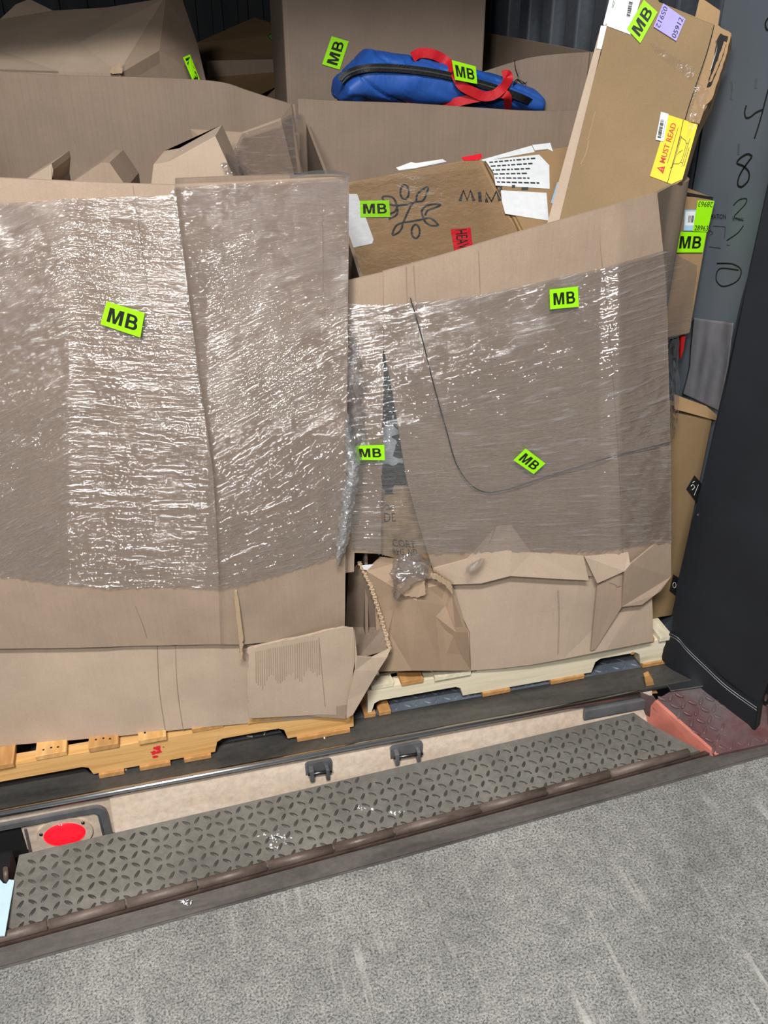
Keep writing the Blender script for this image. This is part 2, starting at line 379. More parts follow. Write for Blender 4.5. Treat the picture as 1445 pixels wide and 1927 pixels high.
def subquad(q, u0, v0, u1, v1): return [bil(q, u0, v1), bil(q, u1, v1), bil(q, u1, v0), bil(q, u0, v0)]
def sticker(quad, mat, parent, texts=(), name='sticker', th=.0005, label=None):
    """quad TL,TR,BR,BL in the reading direction of its own text"""
    quad = [Vector(p) for p in quad]; n = (quad[1] - quad[0]).cross(quad[3] - quad[0]).normalized()
    if n.dot(CAM - quad[0]) < 0: n = -n
    o = extr(name, [p + n * th for p in quad], -n * th, mat, parent)
    if label: o['label'] = label
    for (s, u0, v0, u1, v1, m) in texts:
        lettering('lettering', s, subquad(quad, u0, v0, u1, v1), o, m, lift=th * 2)
    return o
def MB(px4, y, parent, off=.004, label=None):
    yy = (lambda a, b: y(a, b)) if callable(y) else (lambda a, b: y)
    return sticker([PY(a, b, yy(a, b) - off) for a, b in px4], M['green'], parent, [('MB', .12, .2, .88, .8, M['ink'])], label=label)
def barcode(quad, parent, mat, n=26, seed=1, u=(.1, .9), v=(.2, .8), lift=.001):
    rnd = random.Random(seed); bm = bmesh.new(); nrm = (quad[1] - quad[0]).cross(quad[3] - quad[0]).normalized()
    if nrm.dot(CAM - quad[0]) < 0: nrm = -nrm
    x = u[0]
    while x < u[1]:
        w = rnd.choice((.5, .5, 1, 1.6)) * (u[1] - u[0]) / n / 1.3
        bm.faces.new([bm.verts.new(p + nrm * lift) for p in subquad(quad, x, v[0], min(x + w, u[1]), v[1])]); x += w + rnd.choice((.5, .5, 1)) * (u[1] - u[0]) / n / 1.1
    return frombm('barcode', bm, mat, parent, recalc=False)
def textlines(quad, parent, mat, rows, seed=2, lift=.001, h=.35, u=(.05, .95)):
    rnd = random.Random(seed); bm = bmesh.new(); nrm = (quad[1] - quad[0]).cross(quad[3] - quad[0]).normalized()
    if nrm.dot(CAM - quad[0]) < 0: nrm = -nrm
    for k in range(rows):
        v1 = 1 - (k + .5) / (rows + .5) ; x = u[0]
        e = u[1] - rnd.uniform(0, .35) * (u[1] - u[0])
        while x < e:
            w = rnd.uniform(.03, .1); bm.faces.new([bm.verts.new(p + nrm * lift) for p in subquad(quad, x, v1 - h / rows, min(x + w, e), v1)]); x += w + .025
    return frombm('fine_print', bm, mat, parent, recalc=False)
def nml(q):
    n = (q[1] - q[0]).cross(q[3] - q[0]).normalized(); return n if n.dot(CAM - q[0]) > 0 else -n
#=====BODY=====
# ================================================================== THE SETTING
d = Vector((1.913, .125, 0)).normalized(); dn = Vector((-d.y, d.x, 0))
A0 = PZ(0, 1825, -.1)
def dk(s, t, z): return A0 + d * s + dn * t + Vector((0, 0, z - A0.z))     # dock frame: s along the dock edge, t towards the trailer
def slabdk(name, s0, s1, t0, t1, z0, z1, mat, parent=None, bev=0):
    return extr(name, [dk(s0, t0, z0), dk(s1, t0, z0), dk(s1, t1, z0), dk(s0, t1, z0)], (0, 0, z1 - z0), mat, parent, bev)
struct(slabdk('floor', -4, 5, -6, 0, -.25, -.10, M['concrete']))
struct(slabdk('trim_1', -4, 5, 0, .052, -.25, -.094, M['curb'], None, .004))          # angle steel at the dock edge
struct(slabdk('floor', -4, 5, -.2, 1.2, -.8, -.75, M['hole']))
# trailer shell
struct(box('floor', (-1.25, 1.73, -.04), (1.42, 6.5, -.003), M['plate_blue'], None, 0))
struct(box('wall_left', (-1.30, 1.66, -.05), (-1.22, 6.5, 2.7), M['wall_dark'], None, 0))
struct(box('ceiling', (-1.3, 1.62, 2.7), (1.5, 6.5, 2.75), M['wall_dark'], None, 0))
bm = bmesh.new(); box_bm(bm, (-1.3, 6.5, -.05), (1.5, 6.56, 2.75)); x = -1.2
while x < 1.4: box_bm(bm, (x, 6.46, 0), (x + .06, 6.5, 2.7)); x += .16
struct(frombm('wall_back', bm, M['wall_dark']))
bm = bmesh.new(); box_bm(bm, (1.33, 1.68, -.05), (1.46, 2.085, 2.75), .003)
struct(frombm('wall_right', bm, M['wall']))
bm = bmesh.new(); box_bm(bm, (1.40, 2.085, -.05), (1.46, 6.5, 2.75)); y = 2.10
while y < 6.4:
    box_bm(bm, (1.335, y, -.02), (1.40, y + .085, 2.7), .008); y += .19
struct(frombm('wall_right', bm, M['rib']))
# tread lugs
def lugs(bm, org, ux, uy, nu_, nv_, pitch, ln, wd, h, inside=None, mi=1):
    uz = ux.cross(uy).normalized()
    for i in range(nu_):
        for j in range(nv_):
            c = org + ux * ((i + .5) * pitch) + uy * ((j + .5) * pitch)
            if inside and not inside(c): continue
            a = math.radians(45 if (i + j) % 2 else -45) + .12; dx = ux * math.cos(a) + uy * math.sin(a); dy = uz.cross(dx)
            base = [bm.verts.new(c + dx * (ln / 2 * math.cos(q)) + dy * (wd / 2 * math.sin(q) * (1 if abs(math.sin(q)) < .9 else 1))) for q in [2 * math.pi * k / 10 for k in range(10)]]
            top = [bm.verts.new(c + dx * (ln * .36 * math.cos(q)) + dy * (wd * .22 * math.sin(q)) + uz * h) for q in [2 * math.pi * k / 10 for k in range(10)]]
            for k in range(10):
                f = bm.faces.new((base[k], base[(k + 1) % 10], top[(k + 1) % 10], top[k])); f.material_index = mi; f.smooth = True
            bm.faces.new(top).material_index = mi
bm = bmesh.new()
lugs(bm, Vector((-.9, 1.735, -.003)), Vector((1, 0, 0)), Vector((0, 1, 0)), 80, 14, .028, .025, .009, .0022, mi=0)
struct(frombm('floor_tread', bm, M['plate_blue'], None, False)).name = 'trim_2'
# rear sill of the trailer: dark threshold, bright nosing, stained rear face
struct(box('trim_3', (-1.3, 1.646, -.014), (1.42, 1.732, -.001), M['sill'], None, .003))
bm = bmesh.new(); tube(bm, [(-1.3, 1.642, -.009), (1.145, 1.642, -.009)], .0105, 12); struct(frombm('trim_4', bm, M['chrome'], None, True))
struct(box('wall_sill', (-1.3, 1.652, -.45), (1.2, 1.70, -.10), M['beige_metal'], None, 0)).name = 'trim_5'
bm = bmesh.new(); xs_ = PY(212, 1530, 1.64).x; box_bm(bm, (-1.3, 1.648, -.155), (xs_, 1.652, -.016), 0); struct(frombm('trim_6', bm, M['beige_metal']))
struct(extr('trim_8', [(xs_, 1.646, -.016), (1.19, 1.646, -.016), (1.19, 1.602, -.155), (xs_, 1.602, -.155)], (0, .006, .002), M['beige_metal']))
struct(box('trim_7', (.98, 1.626, -.058), (1.19, 1.640, -.022), M['darkmetal'], None, .004))
# ---- dock leveler lip
lip = thing('leveler_lip', 'long grey steel tread plate lip lying along the dock edge', 'dock plate', dk(.9, .09, -.1))
q = [PZ(36, 1609, -.058), PZ(1192, 1341, -.058), PZ(1226, 1364, -.064), PZ(1316, 1414, -.082), PZ(3, 1766, -.082)]
pn = (q[1] - q[4]).cross(q[0] - q[4]).normalized()
if pn.z < 0: pn = -pn
bm = bmesh.new()
q = [p - pn * (p - q[4]).dot(pn) for p in q]
tv = [bm.verts.new(p) for p in q]; bv = [bm.verts.new(p - pn * .012) for p in q]
bm.faces.new(tv); bm.faces.new(list(reversed(bv)))
for k in range(5): bm.faces.new((tv[k], bv[k], bv[(k + 1) % 5], tv[(k + 1) % 5]))
ux = (q[3] - q[4]).normalized(); uy = pn.cross(ux)
c2 = [((p - q[4]).dot(ux), (p - q[4]).dot(uy)) for p in q]
def inpoly(p, m=.010):
    x, y = (p - q[4]).dot(ux), (p - q[4]).dot(uy)
    for k in range(5):
        (x0, y0), (x1, y1) = c2[k], c2[(k + 1) % 5]; L = math.hypot(x1 - x0, y1 - y0)
        if ((x1 - x0) * (y - y0) - (y1 - y0) * (x - x0)) / L > -m: return False
    return True
lugs(bm, q[4] - ux * .1 + uy * .004, ux, uy, 74, 14, .0252, .0225, .0082, .0022, inpoly)
for f in bm.faces: pass
frombm('tread_plate', bm, [M['plate'], M['lug']], lip)
hp0 = dk(-.03, .064, -.082); hp1 = dk(1.76, .064, -.082)
cuts = [0]
for px in (90, 237, 372, 503, 628, 742, 905, 1030, 1150):
    r0 = PZ(px, 1765 - (px / 1310) * 348, -.08); cuts.append((r0 - hp0).dot(d))
cuts.append(min((PZ(1318, 1418, -.08) - hp0).dot(d), 1.75))
for a, b in zip(cuts, cuts[1:]):
    bm = bmesh.new(); tube(bm, [hp0 + d * (a + .002), hp0 + d * (b - .002)], .0115, 12); frombm('hinge_knuckle', bm, M['hinge'], lip, True)
slabdk('hinge_leaf', -.05, 1.78, .050, .062, -.11, -.089, M['rust'], lip)
# ---- red corner of the pit
corner = thing('pit_corner_plate', 'worn dark red tread plate corner with salmon side beside black curtain', 'steel plate', PZ(1320, 1360, -.1))
q5 = [PZ(1232, 1318, -.012), PZ(1262, 1301, -.012), PZ(1330, 1293, -.012), PZ(1445, 1330, -.03), PZ(1475, 1392, -.085), PZ(1345, 1420, -.085)]
bm = bmesh.new(); vv = [bm.verts.new(p) for p in q5]; vb = [bm.verts.new(p - Vector((0, 0, .03))) for p in q5]
bm.faces.new(vv); bm.faces.new(list(reversed(vb)))
for k in range(6): bm.faces.new((vv[k], vb[k], vb[(k + 1) % 6], vv[(k + 1) % 6]))
bmesh.ops.triangulate(bm, faces=[f for f in bm.faces if len(f.verts) > 4])
ex = (q5[4] - q5[5]).normalized(); nn = (q5[4] - q5[5]).cross(q5[0] - q5[5]).normalized(); ey = nn.cross(ex)
if nn.z < 0: nn = -nn
def inq(p):
    a, b = vis(p); return 1240 < a < 1470 and b > 1305 and (b - 1318) * 113 < (a - 1232) * 102 - 900 and b < 1415 - (a - 1345) * .2
lugs(bm, q5[5] - ex * .2 + ey * 0 + nn * .002, ex, ey, 16, 14, .027, .026, .0095, .0022, inq, mi=0)
frombm('tread_plate', bm, M['maroon'], corner)
facets('side_plate', [PZ(1232, 1319, -.012), PZ(1347, 1421, -.085), PZ(1322, 1428, -.12), PZ(1190, 1372, -.16)], [(0, 3, 2, 1)], M['salmon'], corner, .01, (1, .2, 0))
facets('end_plate', [PZ(1204, 1304, -.004), PZ(1234, 1316, -.008), PZ(1228, 1362, -.10), PZ(1198, 1345, -.10)], [(0, 3, 2, 1)], M['maroon'], corner, .008, (0, 1, 0))
bm = bmesh.new(); box_bm(bm, (0, 0, 0), (.13, .03, .004), .001)
o = frombm('rub_strip', bm, M['chrome'], corner); o.location = Vector(PZ(1262, 1302, -.006)); o.rotation_euler = (0, 0, -.05); o['label'] = 'bright scraped steel strip'
# ---- tail light
Yf = 1.648
tl = thing('tail_light', 'red lit tail lamp in a steel housing under the trailer sill', 'tail light', PY(122, 1565, Yf))
def rrect(x0, x1, z0, z1, r, y, n=6):
    pts = []
    for cx, cz, a0 in ((x1 - r, z1 - r, 0), (x0 + r, z1 - r, 90), (x0 + r, z0 + r, 180), (x1 - r, z0 + r, 270)):
        for k in range(n + 1):
            a = math.radians(a0 + 90 * k / n); pts.append(Vector((cx + r * math.cos(a), y, cz + r * math.sin(a))))
    return pts
cL = PY(122, 1566, Yf); xa = PY(50, 1580, Yf).x; xb = PY(192, 1540, Yf).x; zt = PY(150, 1527, Yf).z
def ring(name, outer, inner, y0, y1, mat, parent):
    bm = bmesh.new(); n = len(outer); f = lambda pts, y: [bm.verts.new((p.x, y, p.z)) for p in pts]
    oa, ia, ob, ib = f(outer, y0), f(inner, y0), f(outer, y1), f(inner, y1)
    for k in range(n):
        m = (k + 1) % n; bm.faces.new((oa[k], oa[m], ia[m], ia[k])); bm.faces.new((oa[k], ob[k], ob[m], oa[m])); bm.faces.new((ia[k], ia[m], ib[m], ib[k])); bm.faces.new((ob[k], ib[k], ib[m], ob[m]))
    return frombm(name, bm, mat, parent)
xl = xa - .16
ring('housing_rim', rrect(xl - .012, xb + .016, zt - .17, zt + .014, .03, 0), rrect(xl, xb, zt - .155, zt - .002, .02, 0), Yf - .012, Yf + .004, M['darkmetal'], tl)
ring('inner_rim', rrect(xl + .0005, xb - .0005, zt - .154, zt - .0025, .02, 0), rrect(xl + .006, xb - .007, zt - .150, zt - .009, .015, 0), Yf - .007, Yf + .004, M['chrome'], tl)
extr('housing_plate', rrect(xa, xb - .008, zt - .149, zt - .010, .012, Yf - .002), (0, .004, 0), M['beige_metal'], tl)
extr('dark_opening', rrect(xl + .007, xa - .004, zt - .149, zt - .010, .008, Yf - .001), (0, .003, 0), M['hole'], tl)
extr('red_bracket', [PY(45, 1562, Yf - .006), PY(50, 1561, Yf - .006), PY(62, 1612, Yf - .006), PY(57, 1613, Yf - .006)], (0, .005, 0), M['maroon'], tl)
def disc(name, c, r0, r1, mat, parent, dome=0, n=40, rx=1.0):
    bm = bmesh.new(); rings = []
    K = 6 if dome else 1
    for k in range(K + 1):
        t = k / K; rr = r0 * math.cos(t * math.pi / 2) if dome else r0 * (1 - t)
        yy = -dome * math.sin(t * math.pi / 2) if dome else 0
        if rr < 1e-5: break
        rings.append([bm.verts.new(c + Vector((rr * rx * math.cos(2 * math.pi * q / n), yy, rr * math.sin(2 * math.pi * q / n)))) for q in range(n)])
    for a, b in zip(rings, rings[1:]):
        for q in range(n): bm.faces.new((a[q], a[(q + 1) % n], b[(q + 1) % n], b[q]))
    bm.faces.new(rings[-1]); bk = [bm.verts.new(v.co + Vector((0, r1, 0))) for v in rings[0]]
    for q in range(n): bm.faces.new((rings[0][(q + 1) % n], rings[0][q], bk[q], bk[(q + 1) % n]))
    return frombm(name, bm, mat, parent, bool(dome))
rz = .040
circ = lambda r, n=48, rx=1.25: [Vector((cL.x + r * rx * math.cos(2 * math.pi * k / n), 0, cL.z + r * math.sin(2 * math.pi * k / n))) for k in range(n)]
ring('flange', circ(.055, rx=1.2), circ(.0395, rx=1.25), Yf - .008, Yf, M['beige_metal'], tl)
disc('lens', Vector((cL.x, Yf - .006, cL.z)), rz, .008, M['lens'], tl, .013, rx=1.25)['label'] = 'glowing red lens'
for sx, sz in ((-.052, .018), (.048, .030)): disc('screw', Vector((cL.x + sx, Yf - .010, cL.z + sz)), .0042, .004, M['screw'], tl, .002, 12)
# ---- door catches welded to the rear face
for k, (px, py, lab, w) in enumerate(((600, 1444, 'worn steel door keeper on the rear face, left of the two', 26), (765, 1412, 'worn steel door keeper on the rear face, right of the two', 30))):
    t = thing('door_keeper', lab, 'door bracket', PY(px, py, 1.63), 'door keepers on the trailer rear face')
    a = PY(px - w, py - 8, 1.63); b = PY(px + w, py + 14, 1.63); x0, x1, zc = a.x, b.x, PY(px, py, 1.63).z
    extr('back_plate', rrect(x0, x1, zc - .028, zc + .018, .008, 1.630), (0, .01, 0), M['darkmetal'], t, .001)
    box('lug', (x0 + .008, 1.612, zc - .030), (x0 + .020, 1.632, zc + .010), M['darkmetal'], t, .003)
    box('lug', (x1 - .020, 1.612, zc - .034), (x1 - .010, 1.632, zc + .004), M['darkmetal'], t, .003)
    bm = bmesh.new(); tube(bm, [(x0 + .004, 1.617, zc - .004), (x1 - .004, 1.617, zc - .008)], .0045, 8); frombm('pin', bm, M['screw'], t, True)
# ---- left end bits
t = thing('dock_bumper', 'black rubber bumper at the left end of the lip', 'bumper', PZ(5, 1640, -.12))
bm = bmesh.new(); a = PZ(-60, 1640, -.10); b = PZ(30, 1600, -.10); box_bm(bm, (a.x, 1.50, -.3), (b.x - .004, 1.60, -.085), .012); frombm('rubber_block', bm, M['blackdeep'], t)
bm = bmesh.new(); tube(bm, smoothpath([PZ(12, 1665, -.10), PZ(11, 1645, -.075), PZ(10, 1634, -.075)], 4), .006, 10); frombm('rusty_pin', bm, M['hinge'], t, True)
o = extr('plastic_strip', [PZ(a, b, -.06) for a, b in ((-30, 1650), (0, 1655), (6, 1662), (12, 1663), (17, 1655), (27, 1656), (9, 1760), (-30, 1764))], (0, 0, -.003), M['poly'])
tag(o, 'pale cyan plastic strip at the left end of the tread plate', 'plastic strip')
# ---- bits of wood on the sill
def chip(name, pts, h, mat, label, cat, group=None):
    o = extr(name, pts, (0, 0, h), mat); return tag(o, label, cat, group)
o = extr('wood_splinter', [PY(a, b, 1.655) for a, b in ((1213, 1274), (1222, 1270), (1229, 1280), (1232, 1296), (1238, 1305), (1225, 1306), (1219, 1300), (1215, 1288))], (.004, .016, 0), M['wood_end'], None, .001)
tag(o, 'orange splinter of broken wood standing at the end of the sill', 'wood splinter')
rnd = random.Random(4)
for k, (px, py) in enumerate(((520, 1372), (498, 1381), (560, 1370), (470, 1386), (235, 1448), (610, 1388))):
    c = PZ(px, py, 0); a = rnd.uniform(0, 3); l = rnd.uniform(.004, .009); e = Vector((math.cos(a), math.sin(a), 0)); g = Vector((-e.y, e.x, 0)) * .0018
    o = extr('wood_chip', [c - e * l - g, c + e * l - g, c + e * l + g, c - e * l + g], (0, 0, .002), M['wood_pale'])
    tag(o, 'tiny pale wood chip lying on the dark sill by the golden pallet', 'wood chip', 'wood chips on the sill')
# white scuffs on the lip (dried plaster crumbs, thin)
rnd = random.Random(9); bm = bmesh.new()
for cx, cy, n_, sp in ((520, 1572, 34, 16), (678, 1520, 14, 9), (742, 1527, 10, 8), (345, 1690, 12, 10), (520, 1590, 8, 6)):
    for k in range(n_):
        c = PZ(cx + rnd.gauss(0, sp), cy + rnd.gauss(0, sp * .35), -.066); a = rnd.uniform(0, 3.1); l = rnd.uniform(.0015, .006); w = l * rnd.uniform(.2, .6)
        e = Vector((math.cos(a), math.sin(a), 0)) * l; g = Vector((-math.sin(a), math.cos(a), 0)) * w
        c = c - pn * (c - q[4]).dot(pn) + pn * .0004
        bm.faces.new([bm.verts.new(p) for p in (c - e, c + g, c + e, c - g)])
o = frombm('dried_paint_flecks', bm, M['white'], lip); o['kind'] = 'stuff'; o['label'] = 'white paint flecks'
# ================================================================== PALLETS
def board(name, x0, x1, y0, y1, z0, z1, mat, parent, long='x', bev=.0015, seed=0):
    """a plank built lying along its own x axis so the grain follows it"""
    L = (x1 - x0) if long == 'x' else (y1 - y0); w = (y1 - y0) if long == 'x' else (x1 - x0); h = z1 - z0
    bm = bmesh.new(); box_bm(bm, (-L / 2, -w / 2, -h / 2), (L / 2, w / 2, h / 2), bev)
    rr = random.Random(seed * 7 + int(x0 * 1000))
    for v in bm.verts: v.co += Vector((0, 0, rr.uniform(-.0006, .0006)))
    o = frombm(name, bm, mat, parent); o.location = Vector(((x0 + x1) / 2, (y0 + y1) / 2, (z0 + z1) / 2))
    if long == 'y': o.rotation_euler = (0, 0, math.pi / 2)
    return o
def stringer(x0, x1, y0, z0, z1, notches, mat, parent, th=.036, bow=0):
    bm = bmesh.new(); pts = []; cx = (x0 + x1) / 2
    pts.append((x0, z0))
    for a, b, h in notches: pts += [(a, z0), (a + .008, z0 + h * .8), (a + .022, z0 + h), (b - .022, z0 + h), (b - .008, z0 + h * .8), (b, z0)]
    pts.append((x1, z0)); n = 18
    for k in range(n + 1): t = 1 - k / n; pts.append((x0 + (x1 - x0) * t, z1 + bow * math.sin(t * 9)))
    a = [bm.verts.new((x - cx, 0, z)) for x, z in pts]; b = [bm.verts.new((x - cx, th, z)) for x, z in pts]
    bm.faces.new(a); bm.faces.new(list(reversed(b)))
    for k in range(len(a)): bm.faces.new((a[k], b[k], b[(k + 1) % len(a)], a[(k + 1) % len(a)]))
    bmesh.ops.triangulate(bm, faces=[f for f in bm.faces if len(f.verts) > 4])
    o = frombm('stringer', bm, mat, parent); o.location = Vector((cx, y0, 0)); return o
def pallet(label, x0, x1, y0, dep, mt, me, mb, notches, decks, feet, deckmat):
    t = thing('wooden_pallet', label, 'pallet', ((x0 + x1) / 2, y0 + dep / 2, 0))
    for k, yy in enumerate((y0, y0 + dep / 2, y0 + dep - .036)): stringer(x0, x1, yy, .014, .0900, notches, mt if k == 0 else mb, t, bow=.0015)
    for k, (a, b) in enumerate(decks): board('deck_board', a, b, y0 - .002 - .004 * (k % 3), y0 + dep, .0915, .1060, deckmat[k % len(deckmat)], t, 'y', seed=k)
    for k, (a, b) in enumerate(feet): board('bottom_board', a, b, y0 - .006, y0 + dep, 0.0005, .0135, me, t, 'y', seed=k)
    return t
def wx(px, py, y): return PY(px, py, y).x
LY = 1.690
lp = pallet('golden wooden pallet under the left shrink-wrapped bulk box', -.86, wx(665, 1348, LY), LY, .98, M['wood_yel'], M['wood_end'], M['wood_dark'],
       [(-.62, wx(172, 1440, LY), .030), (wx(402, 1395, LY), wx(540, 1368, LY), .040)],
       [(-.84, -.75), (-.70, -.62)] + [(wx(a, 1400, LY), wx(b, 1400, LY)) for a, b in ((-40, 17), (60, 122), (165, 224), (262, 316), (365, 425), (470, 540), (590, 660))],
       [(wx(a, 1440, LY), wx(b, 1440, LY)) for a, b in ((182, 232), (262, 322), (348, 400), (562, 660))], [M['wood_end'], M['wood_yel']])
rnd = random.Random(3)
for (a, b) in ((60, 122), (165, 224), (262, 316)):
    for k in (.25, .5, .72):
        c = Vector((wx(a + (b - a) * k, 1400, LY), LY + .018 + rnd.uniform(-.005, .005), .1062))
        bmn = bmesh.new(); bmesh.ops.create_cone(bmn, cap_ends=True, segments=10, radius1=.003, radius2=.0026, depth=.001); [setattr(v, 'co', v.co + c) for v in bmn.verts]; frombm('nail_head', bmn, M['hole'], lp)
# red paint daub on the stringer
c = PY(294, 1412, LY); bm = bmesh.new(); rnd = random.Random(5)
for k in range(16):
    cc = c + Vector((rnd.gauss(0, .007), -.0010 - k * .00001, rnd.gauss(0, .008))); r = rnd.uniform(.002, .006)
    bm.faces.new([bm.verts.new(cc + Vector((r * math.cos(a) * rnd.uniform(.6, 1.3), 0, r * math.sin(a) * rnd.uniform(.6, 1.3)))) for a in [2 * math.pi * k2 / 8 for k2 in range(8)]])
frombm('paint_mark', bm, M['red'], lp)['label'] = 'red paint daub'
RY = 1.730
rp = pallet('pale new wooden pallet under the right bulk box', .40, wx(1256, 1245, RY), RY, .98, M['wood_pale'], M['wood_end'], M['wood_dark'],
       [(.41, wx(872, 1290, RY), .036), (wx(1112, 1268, RY), wx(1204, 1252, RY), .045)],
       [(.41, .47), (.49, .55), (.58, .68), (.70, .80), (.83, .93), (.95, 1.04), (1.06, 1.13), (1.15, 1.22), (1.235, 1.275)],
       [(wx(a, 1320, RY), wx(b, 1320, RY)) for a, b in ((684, 706), (712, 735))] + [(.72, .80), (.92, 1.02), (wx(1208, 1250, RY), wx(1256, 1250, RY))], [M['wood_pale'], M['wood_end'], M['wood_pale']])
c = PY(1190, 1229, RY); disc('knot', c + Vector((0, -.0008, 0)), .005, .0006, M['wood_end'], rp, 0, 12, 1.2)
# ================================================================== LEFT BULK BOX
def x1(py): return pw(py, [(345, 128), (550, 132), (700, 150), (900, 192), (1210, 205)])
def x2(py): return pw(py, [(345, 328), (500, 348), (700, 372), (780, 385), (900, 402), (1100, 412), (1210, 415)])
def yL(px, py):
    b = pw(px, [(-60, 1.712), (x1(py), 1.700), (x2(py), 1.655), (x2(py) + 6, 1.660), (656, 1.700)])
    return b - .022 * max(0, math.sin(math.pi * (py - 330) / 900)) ** 1
def xR_(py): return pw(py, [(330, 657), (1180, 649)])
lb = thing('bulk_box', 'large open cardboard bulk box on the left, front wrapped in stretch film', 'bulk box', (-.15, 2.2, .107))
LBp = [[(-60, 333), (0, 335), (165, 343), (327, 348), (328, 347), (430, 343), (545, 337), (657, 331)],
       [(-60, 900), (0, 900), (190, 900), (401, 900), (403, 900), (470, 900), (560, 900), (652, 900)],
       [(-60, 1222), (0, 1221), (205, 1217), (413, 1213), (415, 1213), (452, 1213), (560, 1200), (649, 1183)]]
sheet('front_panel', LBp, M['card'], lb, yL, 70, 60, .007, 0, .003, 7)
def yLl(px, py): return lerp(yL(px, 1200) + .016, pw(px, [(0, 1.738), (200, 1.714), (400, 1.682), (652, 1.680)]), max(0, min(1, (py - 1200) / pw(px, [(0, 205), (650, 150)]))))
sheet('lower_panel', [[(-60, 1180), (200, 1180), (465, 1180), (649, 1172)], [(-60, 1300), (200, 1300), (465, 1300), (652, 1280)], [(-60, 1410), (200, 1387), (470, 1360), (652, 1346)]],
      M['card_light'], lb, lambda a, b: yLl(a, b) + .004, 60, 24, .006, 0, .003, 5)
sheet('inner_front_panel', [[(330, 336), (430, 332), (545, 330), (655, 327)], [(330, 500), (430, 500), (545, 500), (650, 500)]], M['card_shade'], lb, lambda a, b: yL(a, b) + .022, 30, 10, .006)
def drop(name, tops, zbot, mat, parent, th=.007, sub=10, wob=.004, seed=0, rows=14):
    """upright board whose rim runs through the 3-D points given, down to zbot"""
    tops = smoothpath(tops, sub); bm = bmesh.new(); G = []; H = []
    for k, p in enumerate(tops):
        t = tops[min(k + 1, len(tops) - 1)] - tops[max(k - 1, 0)]; nrm = Vector((-t.y, t.x, 0)).normalized()
        col = []; col2 = []
        for j in range(rows + 1):
            f = j / rows; z = lerp(p.z, zbot, f); w = wob * noise.noise(Vector((p.x * 4 + seed, p.y * 4, z * 4))) * min(1, (1 - f) * 4)
            c = Vector((p.x, p.y, z)) + nrm * w; col.append(bm.verts.new(c)); col2.append(bm.verts.new(c + nrm * th))
        G.append(col); H.append(col2)
    for a, b, c, e in zip(G, G[1:], H, H[1:]):
        for j in range(rows):
            bm.faces.new((a[j], b[j], b[j + 1], a[j + 1])); bm.faces.new((c[j], c[j + 1], e[j + 1], e[j]))
        bm.faces.new((a[0], c[0], e[0], b[0])); bm.faces.new((a[-1], b[-1], e[-1], c[-1]))
    for a, b in ((G[0], H[0]), (G[-1], H[-1])):
        for j in range(rows): bm.faces.new((a[j], a[j + 1], b[j + 1], b[j]))
    o = frombm(name, bm, mat, parent)
    for p in o.data.polygons: p.use_smooth = True
    o.data.set_sharp_from_angle(angle=math.radians(30)); return o
bk = Y3([(-60, 126, 2.90), (0, 134, 2.86), (120, 142, 2.82), (250, 145, 2.79), (350, 149, 2.76), (415, 155, 2.74), (460, 169, 2.71), (510, 185, 2.68), (549, 196, 2.64)])
drop('back_panel', bk, .115, M['card_shade'], lb, seed=2)
drop('side_panel', Y3([(549, 196, 2.64), (556, 262, 2.50), (566, 330, 2.36), (600, 372, 2.1)]) + [Vector((.335, 1.72, 1.25))], .115, M['card_shade'], lb, wob=.002, seed=4)
drop('side_panel', [Vector((-.60, 1.72, 1.38)), Vector((-.62, 2.3, 1.42)), Vector((-.62, 2.88, 1.46))], .115, M['card_shade'], lb, seed=5)
box('bottom_panel', (-.60, 1.79, .1075), (.34, 2.62, .114), M['card_shade'], lb)
# buckled side wall folded inwards, with its darker outer fold
V = Y3([(358, 243, 2.42), (455, 249, 2.38), (528, 222, 2.46), (548, 196, 2.60), (567, 326, 2.30), (553, 326, 2.25), (470, 330, 2.2), (385, 330, 2.35), (470, 420, 2.1), (560, 420, 2.1)])
facets('folded_flap', V, [(0, 1, 6, 7), (1, 2, 5, 6), (2, 3, 4, 5), (6, 5, 9, 8)], M['card'], lb, .006)
sheet('film_edge', [[(548, 212, 2.55), (566, 222, 2.60)], [(566, 325, 2.25), (566, 326, 2.32)]], M['film_clear'], lb, None, 10, 30, 0, .01, .01, 20)
# film over the folded flap and the bright twist in the corner
sheet('film_over_flap', [[(455, 252, 2.36), (525, 228, 2.42), (548, 215, 2.55)], [(415, 330, 2.15), (500, 328, 2.18), (560, 326, 2.25)]], M['film'], lb, None, 24, 24, 0, .02, .008, 12)
sheet('film_twist', [[(408, 296, 2.1), (425, 288, 2.1), (445, 300, 2.1)], [(425, 328, 2.05), (450, 329, 2.05), (478, 328, 2.05)]], M['film_clump'], lb, None, 24, 24, 0, .02, .03, 22)
